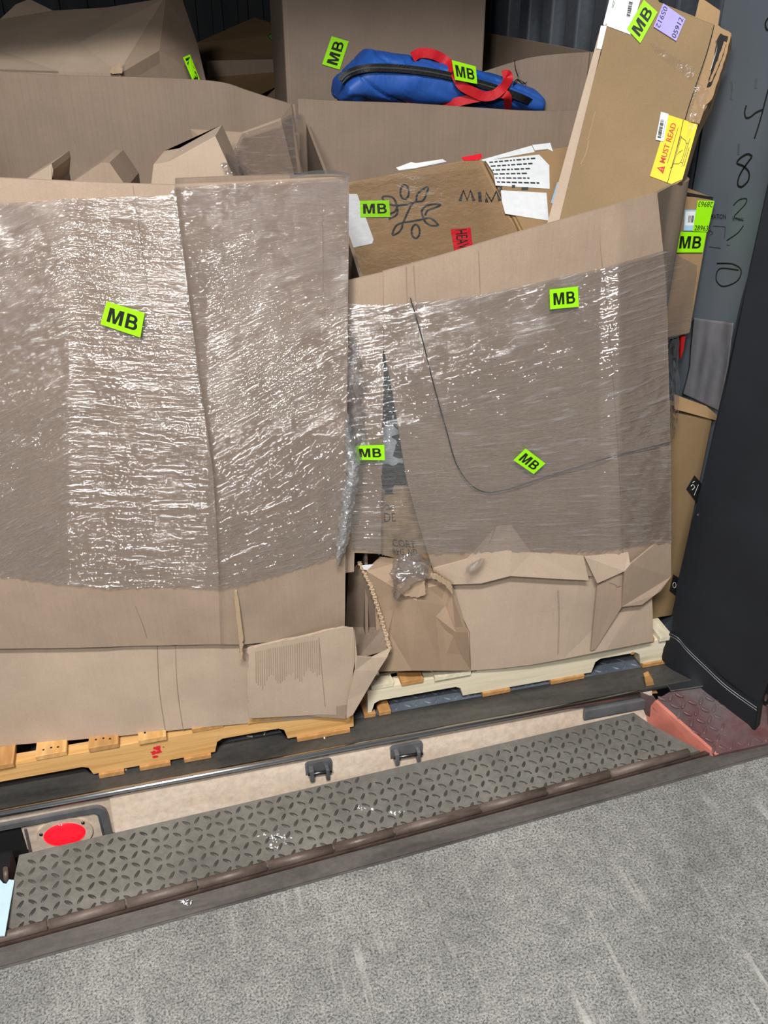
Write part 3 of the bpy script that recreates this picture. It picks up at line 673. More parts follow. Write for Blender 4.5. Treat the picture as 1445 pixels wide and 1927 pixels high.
# torn lower corner pieces
tear = [(441, 1116), (446, 1112), (450, 1150), (455, 1190), (458, 1205), (455, 1241), (452, 1243), (451, 1205), (446, 1160)]
extr('torn_edge', jagged([PY(a, b, yL(a, 1200) - .012) for a, b in tear], [1], .002, .006), (0, .008, 0), M['torn'], lb)
fl = [(466, 1222), (500, 1213), (575, 1197), (600, 1191), (640, 1182), (665, 1183), (667, 1202), (668, 1235), (655, 1345), (600, 1345), (470, 1352), (466, 1300)]
fy = lambda a, b: 1.662 - (b - 1190) / 160 * .0 + .03 * (a - 466) / 200 * .4
extr('torn_flap', jagged([PY(a, b, fy(a, b)) for a, b in fl], [1, 1, 1, 1, 1, 1, 1, 0, 0, 0, 1, 1], .0025, .008, 2), (0, .006, 0), M['card_light'], lb)
bm = bmesh.new(); rnd = random.Random(8)
for k in range(30):
    px = 480 + k * 4.1; top = 1226 - (px - 480) * .19; bot = top + 62 + 9 * math.sin(k * .7) + rnd.uniform(-5, 5)
    for (pa, pb) in ((top, bot),):
        w = rnd.uniform(1.0, 1.8); quad = [PY(px, pa, fy(px, pa) - .0006), PY(px + w, pa, fy(px, pa) - .0014), PY(px + w + 1, pb, fy(px, pb) - .0014), PY(px + 1, pb, fy(px, pb) - .0006)]
        bm.faces.new([bm.verts.new(p) for p in quad])
frombm('exposed_fluting', bm, M['card'], lb, recalc=False)
V = [PY(*v) for v in [(667, 1186, 1.662), (672, 1236, 1.66), (735, 1221, 1.70), (728, 1237, 1.68), (712, 1262, 1.67), (690, 1300, 1.66), (664, 1345, 1.655), (652, 1352, 1.655), (654, 1318, 1.66), (668, 1262, 1.66), (700, 1238, 1.675)]]
facets('torn_flap', V, [(9, 1, 10, 4), (1, 0, 9), (10, 2, 3, 4), (9, 4, 5, 8), (8, 5, 6, 7)], M['card_light'], lb, .005)
ex_ = [(650, 1270), (540, 1341), (660, 1333), (655, 1352), (600, 1350), (540, 1348)]
extr('torn_scrap', [PY(a, b, 1.672) for a, b in ((540, 1343), (652, 1326), (650, 1353), (600, 1349))], (0, .005, 0), M['card'], lb)
V = [PY(*v) for v in [(655, 1080, 1.80), (676, 1058, 1.76), (700, 1110, 1.74), (722, 1180, 1.735), (733, 1222, 1.715), (672, 1240, 1.70), (655, 1262, 1.78), (650, 1180, 1.86)]]
facets('side_flap', V, [(0, 7, 2, 1), (7, 3, 2), (7, 5, 4, 3), (7, 6, 5)], M['card_shade'], lb, .006, (.3, 1, 0))
zz = smoothpath([PY(676, 1058, 1.752), PY(690, 1085, 1.742), PY(702, 1115, 1.732), (PY(713, 1150, 1.728)), PY(724, 1186, 1.725), PY(734, 1222, 1.706)], 14)
bm = bmesh.new(); rnd = random.Random(1)
pr_ = None
for k, p in enumerate(zz):
    o1 = Vector((-.005 + .0013 * math.sin(k * 1.7) + rnd.uniform(-.0012, .0012), 0, 0)); o2 = Vector((.005 + rnd.uniform(-.002, .002), .002 * math.sin(k * 2.1), .001 * math.cos(k * 2.1)))
    cur = (bm.verts.new(p + o1), bm.verts.new(p + Vector((0, -.003 + .003 * (k % 2), 0))), bm.verts.new(p + o2), bm.verts.new(p + Vector((0, .005, 0))))
    if pr_:
        for q2 in range(4): bm.faces.new((pr_[q2], pr_[(q2 + 1) % 4], cur[(q2 + 1) % 4], cur[q2]))
    pr_ = cur
frombm('torn_edge', bm, M['torn'], lb)
extr('liner_scrap', [PY(a, b, 1.72) for a, b in ((649, 990), (660, 1000), (667, 1040), (666, 1076), (650, 1078))], (0, .005, 0), M['card'], lb)
# stretch film on the left box
def gL(px, py):
    k = pw(py, [(340, .12), (450, .35), (600, .75), (820, .9), (950, .55), (1100, .3)])
    g = pw(px, [(0, -65), (130, 0), (390, -8)]) if px < 390 else -8 + (px - 390) * .62 * k
    return g
uvL = lambda px, py: (px / 600, (py + gL(px, py)) / 600)
FL = [[(-60, 385), (0, 383), (160, 372), (318, 368), (330, 352), (430, 346), (545, 340), (656, 334)],
      [(-60, 900), (0, 900), (190, 900), (401, 900), (403, 900), (470, 900), (560, 900), (653, 900)],
      [(-60, 1085), (0, 1087), (205, 1108), (350, 1106), (412, 1112), (470, 1098), (560, 1072), (651, 1040)]]
sheet('stretch_film', FL, M['film'], lb, yL, 170, 260, 0, .006, .003, 14, uvf=uvL, ragged={'b': 3}, seed=6, ridge=.0032)
MB([(201, 567), (272, 589), (264, 635), (189, 610)], yL, lb, .013)
for path, w in (([(327, 348), (345, 500), (370, 700), (385, 780)], .004), ([(386, 780), (402, 900), (413, 1100)], .002), ([(418, 345), (422, 600), (428, 850)], .0016), ([(606, 340), (608, 560), (604, 900)], .0012), ([(250, 350), (262, 430), (280, 560)], .0015), ([(296, 1215), (300, 1300), (312, 1380)], .002), ([(330, 1215), (334, 1300), (345, 1376)], .0012), ([(254, 1140), (268, 1175), (276, 1200)], .0012), ([(600, 1200), (606, 1270), (612, 1330)], .0014)):
    base = (lambda a, b: yL(a, b) - .0008) if path[-1][1] < 1205 else ((lambda a, b: yLl(a, b) + .0030) if path[0][0] < 500 else (lambda a, b: fy(a, b) - .001))
    ribbon('crease', [[PY(a, b, base(a, b)) for a, b in path]], w, M['card_shade'], lb)
# bunched film hanging at the right-hand corner
def clump(name, ctrl, mat, parent, wob, wf, seed, nu=50, nv=70):
    bm = bmesh.new(); R = len(ctrl) - 1; uvl = bm.loops.layers.uv.new('UVMap'); G = []
    for j in range(nv + 1):
        v = j / nv * R; r = min(int(v), R - 1); f = v - r; a, b = ctrl[r], ctrl[r + 1]; c = [lerp(a[k], b[k], f) for k in range(4)]  # pxL, pxR, py, y
        row = []
        for i in range(nu + 1):
            an = 2 * math.pi * i / nu; px = (c[0] + c[1]) / 2 + (c[1] - c[0]) / 2 * math.cos(an); p = PY(px, c[2], c[3] - .03 * math.sin(an))
            s = noise.noise_vector(p * wf + Vector((seed, 0, 0))); s2 = noise.noise_vector(p * wf * 2.7 + Vector((seed, 5, 0)))
            row.append(bm.verts.new(p + s * wob + s2 * wob * .6))
        G.append(row)
    for j in range(nv):
        for i in range(nu):
            fc = bm.faces.new((G[j][i], G[j][i + 1], G[j + 1][i + 1], G[j + 1][i])); fc.smooth = (i * 7 + j * 3) % 5 > 1
            for lp_, (a, b) in zip(fc.loops, ((i, j), (i + 1, j), (i + 1, j + 1), (i, j + 1))): lp_[uvl].uv = (a / nu, b / nv)
    return frombm(name, bm, mat, parent, recalc=False)
clump('film_billow', [(650, 657, 618, 1.74), (652, 672, 640, 1.74), (652, 684, 690, 1.735), (652, 692, 740, 1.73), (653, 690, 790, 1.73), (655, 688, 830, 1.73), (658, 683, 862, 1.73)], M['film_clump'], lb, .010, 30, 3)
clump('film_rope', [(650, 655, 780, 1.69), (652, 658, 800, 1.69), (648, 664, 830, 1.685), (650, 676, 866, 1.68), (652, 676, 900, 1.68), (645, 668, 930, 1.68), (640, 663, 965, 1.68), (636, 660, 1000, 1.68), (632, 648, 1035, 1.68), (633, 637, 1062, 1.68)], M['film_rope'], lb, .0045, 70, 9, 40, 120)
ribbon('film_edge_roll', [[PY(a, b, 1.69) for a, b in ((545, 333), (585, 325), (625, 324), (657, 330))]], .006, M['film_clump'], lb, thick=.002)
# ================================================================== RIGHT BULK BOX
def yR(px, py):
    b = pw(px, [(655, 1.735), (720, 1.728), (1130, 1.700), (1165, 1.690), (1262, 1.716)])
    return b - .018 * max(0, math.sin(math.pi * (py - 400) / 850))
def rimR(px): return pw(px, [(655, 528), (770, 500), (1030, 419), (1100, 400), (1237, 363)])
def edR(py): return pw(py, [(363, 1237), (500, 1253), (628, 1257), (765, 1260), (1000, 1264), (1080, 1262)])
rb = thing('bulk_box', 'torn cardboard bulk box on the right, front wrapped in stretch film', 'bulk box', (.83, 2.2, .107))
# narrow strip left of the long tear, then the main front
sheet('front_strip', [[(650, 530), (722, 513)], [(650, 800), (720, 800)], [(654, 1040), (716, 1042)]], M['card'], rb, lambda a, b: yR(a, b) + .004, 8, 30, .007, 0, .002, ragged={'r': 1.5}, seed=3)
def tearx(py): return pw(py, [(500, 721), (655, 722), (720, 733), (770, 748), (830, 753), (870, 760), (920, 768), (1000, 792), (1070, 816)])
rows = []
for py_t in (0, .25, .42, .55, .7, .85, 1):
    r = []
    for k, fx in enumerate((0, .25, .5, .75, .81, 1)):
        top = rimR(lerp(721, 1237, fx)); py = lerp(top, 1072 if fx < .8 else 1085, py_t)
        r.append((lerp(tearx(py), edR(py), fx), py))
    rows.append(r)
rows[-1] = [(816, 1076), (930, 1062), (1030, 1056), (1130, 1090), (1165, 1105), (1262, 1082)]
sheet('front_panel', rows, M['card'], rb, yR, 60, 60, .007, 0, .003, 6, ragged={'b': 2.5}, seed=5)
# front lower panel with its lifted torn layers
yRl = lambda a, b: yR(a, 1100) + .008
low = [(816, 1074), (850, 1096), (858, 1130), (872, 1165), (884, 1190), (886, 1262), (940, 1258), (1000, 1251), (1060, 1240), (1140, 1224), (1229, 1207), (1228, 1150), (1226, 1110), (1240, 1060), (1100, 1040), (950, 1045)]
extr('lower_panel', jagged([PY(a, b, yRl(a, b)) for a, b in low], [1, 1, 0, 0, 0, 0, 0, 0, 0, 0, 0, 0, 0, 0, 0, 0], .003, .006), (0, .007, 0), M['card_light'], rb)
V = [PY(a, b, yR(a, 1100) - o) for a, b, o in [(1100, 1048, .008), (1182, 1040, .006), (1186, 1062, .018), (1175, 1075, .016), (1124, 1098, .012), (1262, 1000, .002), (1263, 1085, .006), (1243, 1112, .014), (1232, 1120, .016), (1208, 1138, .014), (1170, 1142, .004), (1120, 1225, .002), (1124, 1100, .002), (1250, 1115, .010)]]
facets('torn_layer', [V[i] for i in (0, 1, 2, 3, 4)], [(4, 3, 2, 1, 0)], M['card_light'], rb, .004)
facets('torn_layer', [V[i] for i in (2, 5, 6, 7, 8, 9, 10, 3)], [(7, 6, 5, 4, 3, 2, 0), (0, 2, 1)], M['card'], rb, .005)
facets('torn_layer', [PY(a, b, yR(a, 1100) - .001) for a, b in ((1124, 1100), (1175, 1077), (1170, 1142), (1120, 1222), (1112, 1224))], [(4, 3, 2, 1, 0)], M['card'], rb, .004)
# torn upper sheet laid over the lower panel, its edge drooping
V = [PY(a, b, yR(a, 1060) - o) for a, b, o in [(816, 1070, .004), (880, 1052, .004), (935, 990, .003), (962, 988, .003), (1000, 1040, .004), (1098, 1047, .006), (1108, 1092, .012), (1060, 1090, .014), (960, 1084, .014), (905, 1098, .014), (850, 1100, .010)]]
facets('torn_layer', V, [(1, 0, 10, 9, 8), (4, 3, 2, 1, 8), (5, 4, 8, 7, 6)], M['card_light'], rb, .004)
# crumpled lower left corner
V = [PY(*v) for v in [(690, 1075, 1.735), (716, 1050, 1.738), (760, 1055, 1.735), (800, 1060, 1.728), (752, 1112, 1.706), (738, 1200, 1.735), (712, 1264, 1.745), (775, 1262, 1.705), (783, 1130, 1.682), (800, 1110, 1.700), (838, 1140, 1.712), (858, 1190, 1.690), (886, 1262, 1.712), (880, 1190, 1.716), (850, 1098, 1.700), (705, 1130, 1.745), (830, 1262, 1.705), (820, 1160, 1.700)]]
facets('crumpled_corner', V, [(1, 0, 15, 4, 2), (15, 6, 5, 4), (4, 5, 7, 8), (5, 6, 7), (2, 4, 8, 9, 3), (8, 7, 16, 17), (8, 17, 10, 9), (10, 17, 11), (17, 16, 12, 11), (3, 9, 10, 14), (10, 11, 13, 14), (11, 12, 13)], M['card_corner'], rb, .006)
V = [PY(*v) for v in [(752, 1116, 1.690), (775, 1085, 1.685), (798, 1092, 1.680), (801, 1118, 1.672), (788, 1124, 1.676), (762, 1122, 1.684)]]
extr('torn_tongue', jagged(V, [0, 0, 1, 1, 1, 0], .002, .004), (0, .005, 0), M['card_corner'], rb)
extr('torn_edge', jagged([PY(a, b, 1.684) for a, b in ((800, 1082), (822, 1082), (850, 1098), (851, 1118), (838, 1100), (818, 1090))], [1], .002, .003), (0, .008, 0), M['torn'], rb)
ribbon('exposed_fluting', [[PY(816 + k * .9, 1070 + 4 * (k % 2) + k * .62, 1.686) for k in range(40)]], .003, M['torn'], rb, n=1, thick=.002)
# sides, back, bottom
PR = [PY(1237, 363, yR(1237, 363)), PY(1262, 349, 1.80), PY(1292, 332, 1.90)]
drop('side_panel', PR + [Vector((PR[2].x + .005, 2.2, 1.30)), PY(1120, 205, 2.62)], .115, M['card_shade'], rb, seed=7, wob=.002)
bkR = Y3([(560, 186, 2.74), (640, 190, 2.71), (760, 194, 2.68), (900, 203, 2.66), (1010, 209, 2.63), (1120, 205, 2.60)])
drop('back_panel', bkR, .115, M['card_shade'], rb, seed=8, wob=.008)
box('bottom_panel', (.44, 1.76, .1075), (1.22, 2.60, .114), M['card_shade'], rb)
drop('side_panel', [Vector((.410, 1.76, 1.16)), Vector((.45, 2.2, 1.22)), Vector((.475, 2.70, 1.33))], .115, M['card_shade'], rb, seed=9, wob=.002)
# creases and the film's dark rolled line
for path, w in (([(764, 502), (766, 560), (772, 640)], .0014), ([(778, 500), (782, 560), (790, 660)], .0012), ([(1128, 430), (1130, 470), (1136, 520)], .0014), ([(1136, 520), (1160, 800), (1172, 1040)], .0018), ([(900, 470), (903, 540), (905, 640)], .0008), ([(932, 992), (915, 1030), (880, 1052)], .0014)):
    ribbon('crease', [[PY(a, b, yR(a, b) - .002) for a, b in path]], w, M['card_shade'], rb)
for path in ([(1124, 1100), (1124, 1160), (1118, 1200)], [(1178, 1078), (1172, 1110), (1170, 1140)], [(1050, 1110), (1052, 1160), (1050, 1230)]):
    ribbon('crease', [[PY(a, b, yRl(a, b) - .006) for a, b in path]], .0018, M['card'], rb)
# rim top edge rolls
uvR = lambda px, py: (px / 600, (py + (px - 655) * pw(py, [(500, .28), (700, .20), (850, .05), (1050, .02)])) / 600)
FR = [[(655, 572), (722, 574), (900, 556), (1130, 505), (1254, 470)], [(655, 800), (722, 800), (900, 800), (1130, 800), (1261, 800)], [(662, 1030), (722, 1045), (900, 1040), (1130, 1038), (1264, 1020)]]
sheet('stretch_film', FR, M['film_r'], rb, yR, 150, 240, 0, .007, .003, 14, uvf=uvR, ragged={'b': 3}, seed=8, ridge=.0032)
sheet('stretch_film', [[(1254, 470, 1.70), (1312, 500, 1.86)], [(1258, 640, 1.705), (1299, 626, 1.86)]], M['film_r'], rb, None, 16, 40, 0, .006, .004, 16, uvf=uvR)
sheet('stretch_film', [[(1258, 640, 1.70), (1278, 634, 1.80)], [(1260, 765, 1.70), (1277, 790, 1.78)], [(1264, 835, 1.70), (1265, 836, 1.72)]], M['film_clump'], rb, None, 16, 40, 0, .004, .010, 30, uvf=uvR)
ribbon('film_cord', [[PY(a, b, yR(a, b) - .009) for a, b in ((772, 560), (795, 640), (815, 720), (840, 810), (862, 880), (900, 922), (950, 922), (1040, 893), (1150, 860), (1262, 832))]], .0022, M['inkgrey'], rb, thick=.001)
MB([(1034, 545), (1087, 539), (1089, 577), (1035, 582)], yR, rb, .013, label='green sticker near the top of the front')
MB([(989, 844), (1026, 872), (1004, 892), (966, 866)], yR, rb, .013, label='tilted green sticker')
MB([(668, 839), (723, 837), (724, 866), (671, 865)], yR, rb, .013, label='green sticker beside the tear')
clump('film_knot', [(752, 790, 1042, 1.690), (740, 812, 1062, 1.686), (735, 806, 1080, 1.684), (738, 780, 1098, 1.684), (742, 756, 1116, 1.686), (744, 748, 1126, 1.688)], M['film_clump'], rb, .008, 40, 5, 40, 40)
clump('film_snag', [(905, 912, 1050, 1.676), (884, 908, 1062, 1.676), (876, 900, 1070, 1.676), (876, 884, 1078, 1.676)], M['film_clump'], rb, .002, 80, 6, 16, 12)
# things showing through the tear
def poke(name, pts, y, mat, label, cat, depth=.12, seed=1, bev=0):
    pts = [PY(a, b, y) for a, b in pts]; o = extr(name, pts, (0, depth, 0), mat, None, bev); return tag(o, label, cat)
b1 = thing('rubbish_bag', 'dark grey plastic bag seen through the long tear', 'plastic bag', (.48, 1.9, .13))
sheet('bag_skin', [[(712, 640), (775, 640)], [(712, 760), (780, 760)], [(712, 810), (785, 810)], [(712, 930), (800, 930)]], M['bag_dark'], b1, lambda a, b: 1.748, 20, 60, .01, 0, .003, 16, seed=3)
b2 = poke('white_bag', [(716, 806), (738, 800), (752, 812), (756, 840), (768, 860), (772, 895), (752, 900), (716, 892)], 1.748, M['bag_white'], 'crumpled white plastic bag in the long tear behind the film', 'plastic bag', .006)
b3 = thing('kraft_bag', 'printed kraft paper bag at the bottom of the tear', 'paper bag', (.5, 1.9, .13))
sheet('paper', [[(714, 915), (800, 915)], [(714, 1000), (812, 1000)], [(708, 1040), (825, 1075)]], M['kraft'], b3, lambda a, b: 1.745, 20, 30, .05, 0, .008, 14, seed=4)
lettering('lettering', 'DE', [PY(a, b, 1.7405) for a, b in ((722, 965), (744, 965), (745, 981), (723, 982))], b3, M['ink'], 0)
lettering('lettering', 'CORT', [PY(a, b, 1.738) for a, b in ((737, 1014), (780, 1018), (782, 1031), (739, 1028))], b3, M['ink'], 0)
lettering('lettering', 'REG. ND', [PY(a, b, 1.737) for a, b in ((738, 1031), (784, 1033), (785, 1045), (740, 1044))], b3, M['ink'], 0)
ribbon('printed_sketch', [[PY(a, b, 1.7405) for a, b in ((722, 955), (728, 948), (733, 956), (740, 950), (740, 956), (726, 958))]], .0014, M['inkgrey'], b3)
o = extr('paper_slip', [PY(a, b, 1.738) for a, b in ((681, 1064), (706, 1062), (710, 1067), (702, 1074), (684, 1072))], (0, .001, 0), M['white'])
tag(o, 'small white paper slip tucked under the torn corner of the right box', 'paper')
# ================================================================== CARTON WITH THE SPRIG (lies inside the right bulk box)
q = [PY(610, 346, 2.46), PY(905, 292, 2.46), PY(1030, 440, 2.2), PY(590, 560, 2.2)]   # TL TR BR BL of the top face
def onp(quad):
    n = nml(quad); p0 = quad[0]; return lambda a, b, o=.001: PP(a, b, p0, n) + n * o
cs = thing('carton', 'tape-wrapped brown carton printed with a leafy sprig, lying in the right bulk box', 'box', (.7, 2.1, .7))
T = [PY(600, 350, 2.46), PY(905, 293, 2.46), PY(1000, 480, 2.17), PY(585, 580, 2.17)]
f = onp(T); T[2] = f(1000, 480, 0)
extr('body', T, (0, .18, -.36), M['card_tan'], cs, .006)
f = onp(T)
cs2 = thing('carton', 'brown carton plastered with white address labels beside the sprig carton', 'box', (1.0, 2.2, .7))
T2 = [PY(912, 289, 2.46), PY(1085, 262, 2.46), PY(1125, 430, 2.17), PY(1004, 470, 2.17)]
T2 = [p - Vector((0, 0, .012)) for p in T2]
f2 = onp(T2); T2[2] = f2(1125, 430, 0)
extr('body', T2, (0, .16, -.34), M['card_tan'], cs2, .006)
f2 = onp(T2)
def L2(pts, mat, parent, fn, name='label', o=.0022, th=.0006): return extr(name, [fn(a, b, o) for a, b in pts], (0, 0, -th), mat, parent)
L2([(655, 366), (672, 366), (703, 452), (700, 459), (655, 469)], M['white'], cs, f, 'address_label')
sticker([f(a, b, .004) for a, b in ((677, 380), (732, 379), (734, 410), (678, 411))], M['green'], cs, [('MB', .1, .2, .9, .8, M['ink'])])
z2 = lambda x, y: (640 + x / 3.284, 240 + y / 3.284)
def pen(paths, w, mat, parent, fn, name='sprig_print', o=.0016, n=6): return ribbon(name, [[fn(*z2(*p), o) for p in path] for path in paths], w, mat, parent, thick=.0004, n=n)
def ell(cx, cy, rx, ry, rot=0, n=14):
    r = math.radians(rot); return [(cx + rx * math.cos(a) * math.cos(r) - ry * math.sin(a) * math.sin(r), cy + rx * math.cos(a) * math.sin(r) + ry * math.sin(a) * math.cos(r)) for a in [2 * math.pi * k / n for k in range(n + 1)]]
pen([[(385, 600), (440, 480), (470, 462)], [(470, 462), (480, 410), (540, 372), (532, 415), (510, 455), (470, 462)], [(385, 592), (345, 610), (322, 665), (355, 655), (378, 630), (385, 600)],
     ell(398, 402, 26, 44), ell(466, 645, 25, 42), [(452, 468), (400, 480), (352, 486)], [(352, 486), (325, 436), (262, 430), (285, 470), (352, 486)], [(352, 486), (350, 540), (300, 570)], [(352, 486), (340, 520), (300, 540)],
     [(395, 588), (450, 582), (515, 568)], [(515, 568), (505, 515), (545, 482), (620, 478), (585, 500), (540, 515), (525, 545)], [(515, 568), (560, 565), (605, 605), (560, 608), (530, 590), (515, 568)]], .0052, M['inkgrey'], cs, f)
pen([[(740, 455), (760, 395), (785, 455), (805, 395), (825, 455)], [(860, 400), (865, 460)], [(905, 465), (900, 405), (935, 462), (965, 400), (985, 455)]], .009, M['inkgrey'], cs, f, 'brand_print', n=1)
sticker([f(a, b, .003) for a, b in ((885, 430), (889, 467), (854, 473), (848, 433))], M['red'], cs, [('HEAV', .05, .2, 1.0, .8, M['ink'])])
L2([(868, 297), (905, 290), (907, 297), (900, 302), (872, 303)], M['red'], cs, f, 'red_tape_scrap')
L2([(745, 321), (773, 310), (782, 312), (832, 303), (839, 309), (780, 320), (750, 325)], M['white'], cs, f, 'torn_label')
sheet('clear_tape_wrap', [[(640, 345, 2.44), (900, 299, 2.40)], [(650, 430, 2.14), (950, 400, 2.0)], [(640, 530, 1.86), (1000, 470, 1.82)]], M['wrap'], cs, None, 70, 60, 0, 0, 0, 10).location = (0, 0, 0)
wr = cs.children[-1]
bm = bmesh.new(); bm.from_mesh(wr.data)
for v in bm.verts:
    a, b = vis(v.co); p = f(a, b, .006 + .009 * noise.noise(v.co * 24)); v.co = p
bm.to_mesh(wr.data); bm.free()
L2([(905, 302), (1000, 275), (1006, 287), (910, 304)], M['white'], cs2, f2, 'address_label')
L2([(1001, 274), (1035, 270), (1040, 286), (1030, 281), (1006, 284)], M['white'], cs2, f2, 'torn_label')
l = [f2(a, b, .0022) for a, b in ((913, 303), (1018, 292), (1034, 355), (932, 350))]
o = extr('address_label', [f2(a, b, .0022) for a, b in ((913, 303), (1014, 292), (1033, 312), (1034, 356), (932, 350), (928, 325))], (0, 0, -.0006), M['white'], cs2); textlines(l, o, M['inkgrey'], 6, 3, h=.28)
o = extr('address_label', [f2(a, b, .0022) for a, b in ((942, 359), (1028, 364), (1032, 416), (950, 403), (944, 380))], (0, 0, -.0006), M['white'], cs2)
pen([[(985, 378), (1000, 378)], [(1060, 372), (1080, 372)], [(1120, 385), (1160, 385)]], .012, M['inkgrey'], cs2, f2, 'brand_print', n=1)
L2([(1048, 344), (1052, 344), (1041, 384), (1036, 383)], M['blue_label'], cs2, f2, 'small_label')
# ================================================================== LEANING FLAT CARTON
g1, g2, g3 = PY(1040, 415, 1.93), PY(1255, 345, 1.83), PY(1150, 0, 2.13)
gn = (g2 - g1).cross(g3 - g1).normalized()
if gn.y > 0: gn = -gn
G = lambda a, b, o=0: PP(a, b, g1, gn) + gn * o
ln = thing('flat_carton', 'long flat brown carton leaning against the grey wall, yellow notice on its face', 'box', tuple(G(1150, 415)))
face = [(1036, 440), (1131, 100), (1151, 0), (1160, -30), (1225, -30), (1240, 4), (1344, 46), (1377, 66), (1362, 108), (1338, 185), (1322, 215), (1313, 235), (1283, 340), (1238, 368), (1232, 450), (1040, 450)]
extr('body', [G(a, b) for a, b in face], -gn * .055, M['card_yel'], ln)
# narrow left side with a rounded worn fold
facets('folded_edge', [G(1130, 52, .001), G(1143, 45, .003), G(1053, 415, .003), G(1030, 420, .001), G(1134, 95, .002)], [(0, 3, 2, 1)], M['card_light'], ln, .004, (-gn.x, -gn.y, -gn.z))
for pth, w in (([(1344, 48), (1330, 100), (1310, 160), (1292, 215), (1268, 310), (1256, 345)], .0022), ([(1240, 5), (1290, 26), (1345, 47)], .0015), ([(1120, 210), (1110, 250), (1105, 265)], .002), ([(1108, 265), (1102, 290), (1092, 310)], .003)):
    ribbon('crease', [[G(a, b, .0008) for a, b in pth]], w, M['hole'] if w == .0022 else M['card_tan'], ln)
extr('end_flap', jagged([G(a, b, .006) for a, b in ((1345, 48), (1376, 66), (1366, 108), (1340, 188), (1328, 200), (1316, 235), (1296, 230), (1318, 150), (1336, 90))], [1, 1, 1, 1, 0, 0, 0, 0, 0], .0015, .008), -gn * .006, M['card_tan'], ln)
extr('torn_opening', jagged([G(a, b, .0072) for a, b in ((1349, 78), (1356, 66), (1362, 70), (1370, 72), (1360, 110), (1338, 165), (1330, 168), (1344, 110))], [1], .001, .006), -gn * .001, M['hole'], ln)
extr('torn_liner', jagged([G(a, b, .0085) for a, b in ((1362, 82), (1367, 84), (1356, 118), (1338, 158), (1334, 158), (1352, 112))], [1], .001, .006), -gn * .001, M['card_tan'], ln)
ribbon('staple', [[G(a, b, .010) for a, b in ((1347, 80), (1349, 95), (1342, 120), (1337, 136))]], .0009, M['chrome'], ln)
extr('top_flap', [G(a, b, -.02) for a, b in ((1306, 28), (1315, -10), (1320, -14), (1355, 10), (1350, 45))], -gn * .006, M['card_tan'], ln)
lq = [G(a, b, .0015) for a, b in ((1148, -4), (1206, -3), (1186, 66), (1135, 47))]
o = sticker(lq, M['white'], ln, name='shipping_label')
bq = [G(a, b, .002) for a, b in ((1176, 35), (1182, 0), (1194, 3), (1187, 38))]; barcode(bq, o, M['ink'], 22, 3)
textlines([G(a, b, .002) for a, b in ((1150, 16), (1155, -3), (1160, -2), (1155, 18))], o, M['inkgrey'], 2, 5)
sticker([G(a, b, .0035) for a, b in ((1131, 50), (1142, 51), (1132, 94), (1123, 93))], M['white'], ln, name='label_wrap')
sticker([G(a, b, .003) for a, b in ((1180, 56), (1211.6, 1.3), (1237.5, 24.6), (1205, 83))], M['green'], ln, [('MB', .1, .2, .9, .8, M['ink'])])
pq = [G(a, b, .0032) for a, b in ((1230, 52), (1248, 8), (1290, 37.6), (1272.5, 79))]
o = sticker(pq, M['purple'], ln, [('05912', .06, .06, .94, .24, M['ink'])]); rq = [pq[2], pq[3], pq[0], pq[1]]
lettering('lettering', '05912', subquad(rq, .06, .06, .94, .24), o, M['ink'], 0, .001)
yq = [G(a, b, .002) for a, b in ((1223, 332), (1258, 217), (1313, 235), (1279, 352))]
yel = extr('notice', [G(a, b, .002) for a, b in ((1223, 332), (1258, 217), (1313, 235), (1284, 338), (1263, 347))], -gn * .0006, M['yellow'], ln); yel['label'] = 'yellow MUST READ notice'
lettering('lettering', 'MUST READ', subquad(yq, .26, .66, .90, .84), yel, M['redink'], .01, .001)
tri = subquad(yq, .10, .62, .22, .86)
extr('warning_sign', [tri[3], tri[2], (tri[0] + tri[1]) / 2], gn * .0008, M['redink'], yel)
lettering('lettering', '!', subquad(yq, .152, .66, .168, .78), yel, M['yellow'], 0, .0012)
def yb(u, v, o=.001): return bil(yq, u, v) + gn * o
ribbon('printed_drawing', [[yb(*p) for p in pth] for pth in ([(.30, .40), (.33, .22), (.40, .17), (.64, .17), (.70, .22), (.73, .40)], [(.28, .42), (.75, .42), (.75, .39), (.28, .39), (.28, .42)], [(.36, .19), (.36, .12)], [(.67, .19), (.67, .12)], [(.30, .115), (.76, .115)], [(.46, .36), (.52, .30), (.50, .30), (.55, .24)], [(.22, .46), (.25, .38), (.30, .42)], [(.28, .58), (.86, .58)])], .0009, M['ink'], yel, gn, .0003, 1)
textlines([yb(.3, .08), yb(.75, .08), yb(.75, .03), yb(.3, .03)], yel, M['inkgrey'], 1, 6)
ribbon('crease', [[G(a, b, .0030) for a, b in ((1286, 227), (1275, 275), (1256, 345))]], .0012, M['hole'], ln)
wq = [G(a, b, .0035) for a, b in ((1234, 264), (1244, 212), (1258, 216), (1249, 268))]
o = sticker(wq, M['white'], ln, name='barcode_label'); barcode([p + gn * .0004 for p in wq], o, M['ink'], 30, 8, (.08, .75), (.4, .85)); textlines(subquad(wq, .1, .12, .8, .3), o, M['inkgrey'], 1, 3)
sheet('clear_tape_strip', [[(1222, 78, 0), (1310, 130, 0)], [(1232, 100, 0), (1302, 152, 0)]], M['tape'], ln, lambda a, b: G(a, b, .003).y, 20, 10, 0)
sheet('clear_tape_strip', [[(1308, 150, 0), (1334, 170, 0)], [(1292, 260, 0), (1318, 225, 0)]], M['tape'], ln, lambda a, b: G(a, b, .010).y, 20, 20, 0, 0, .003, 40)
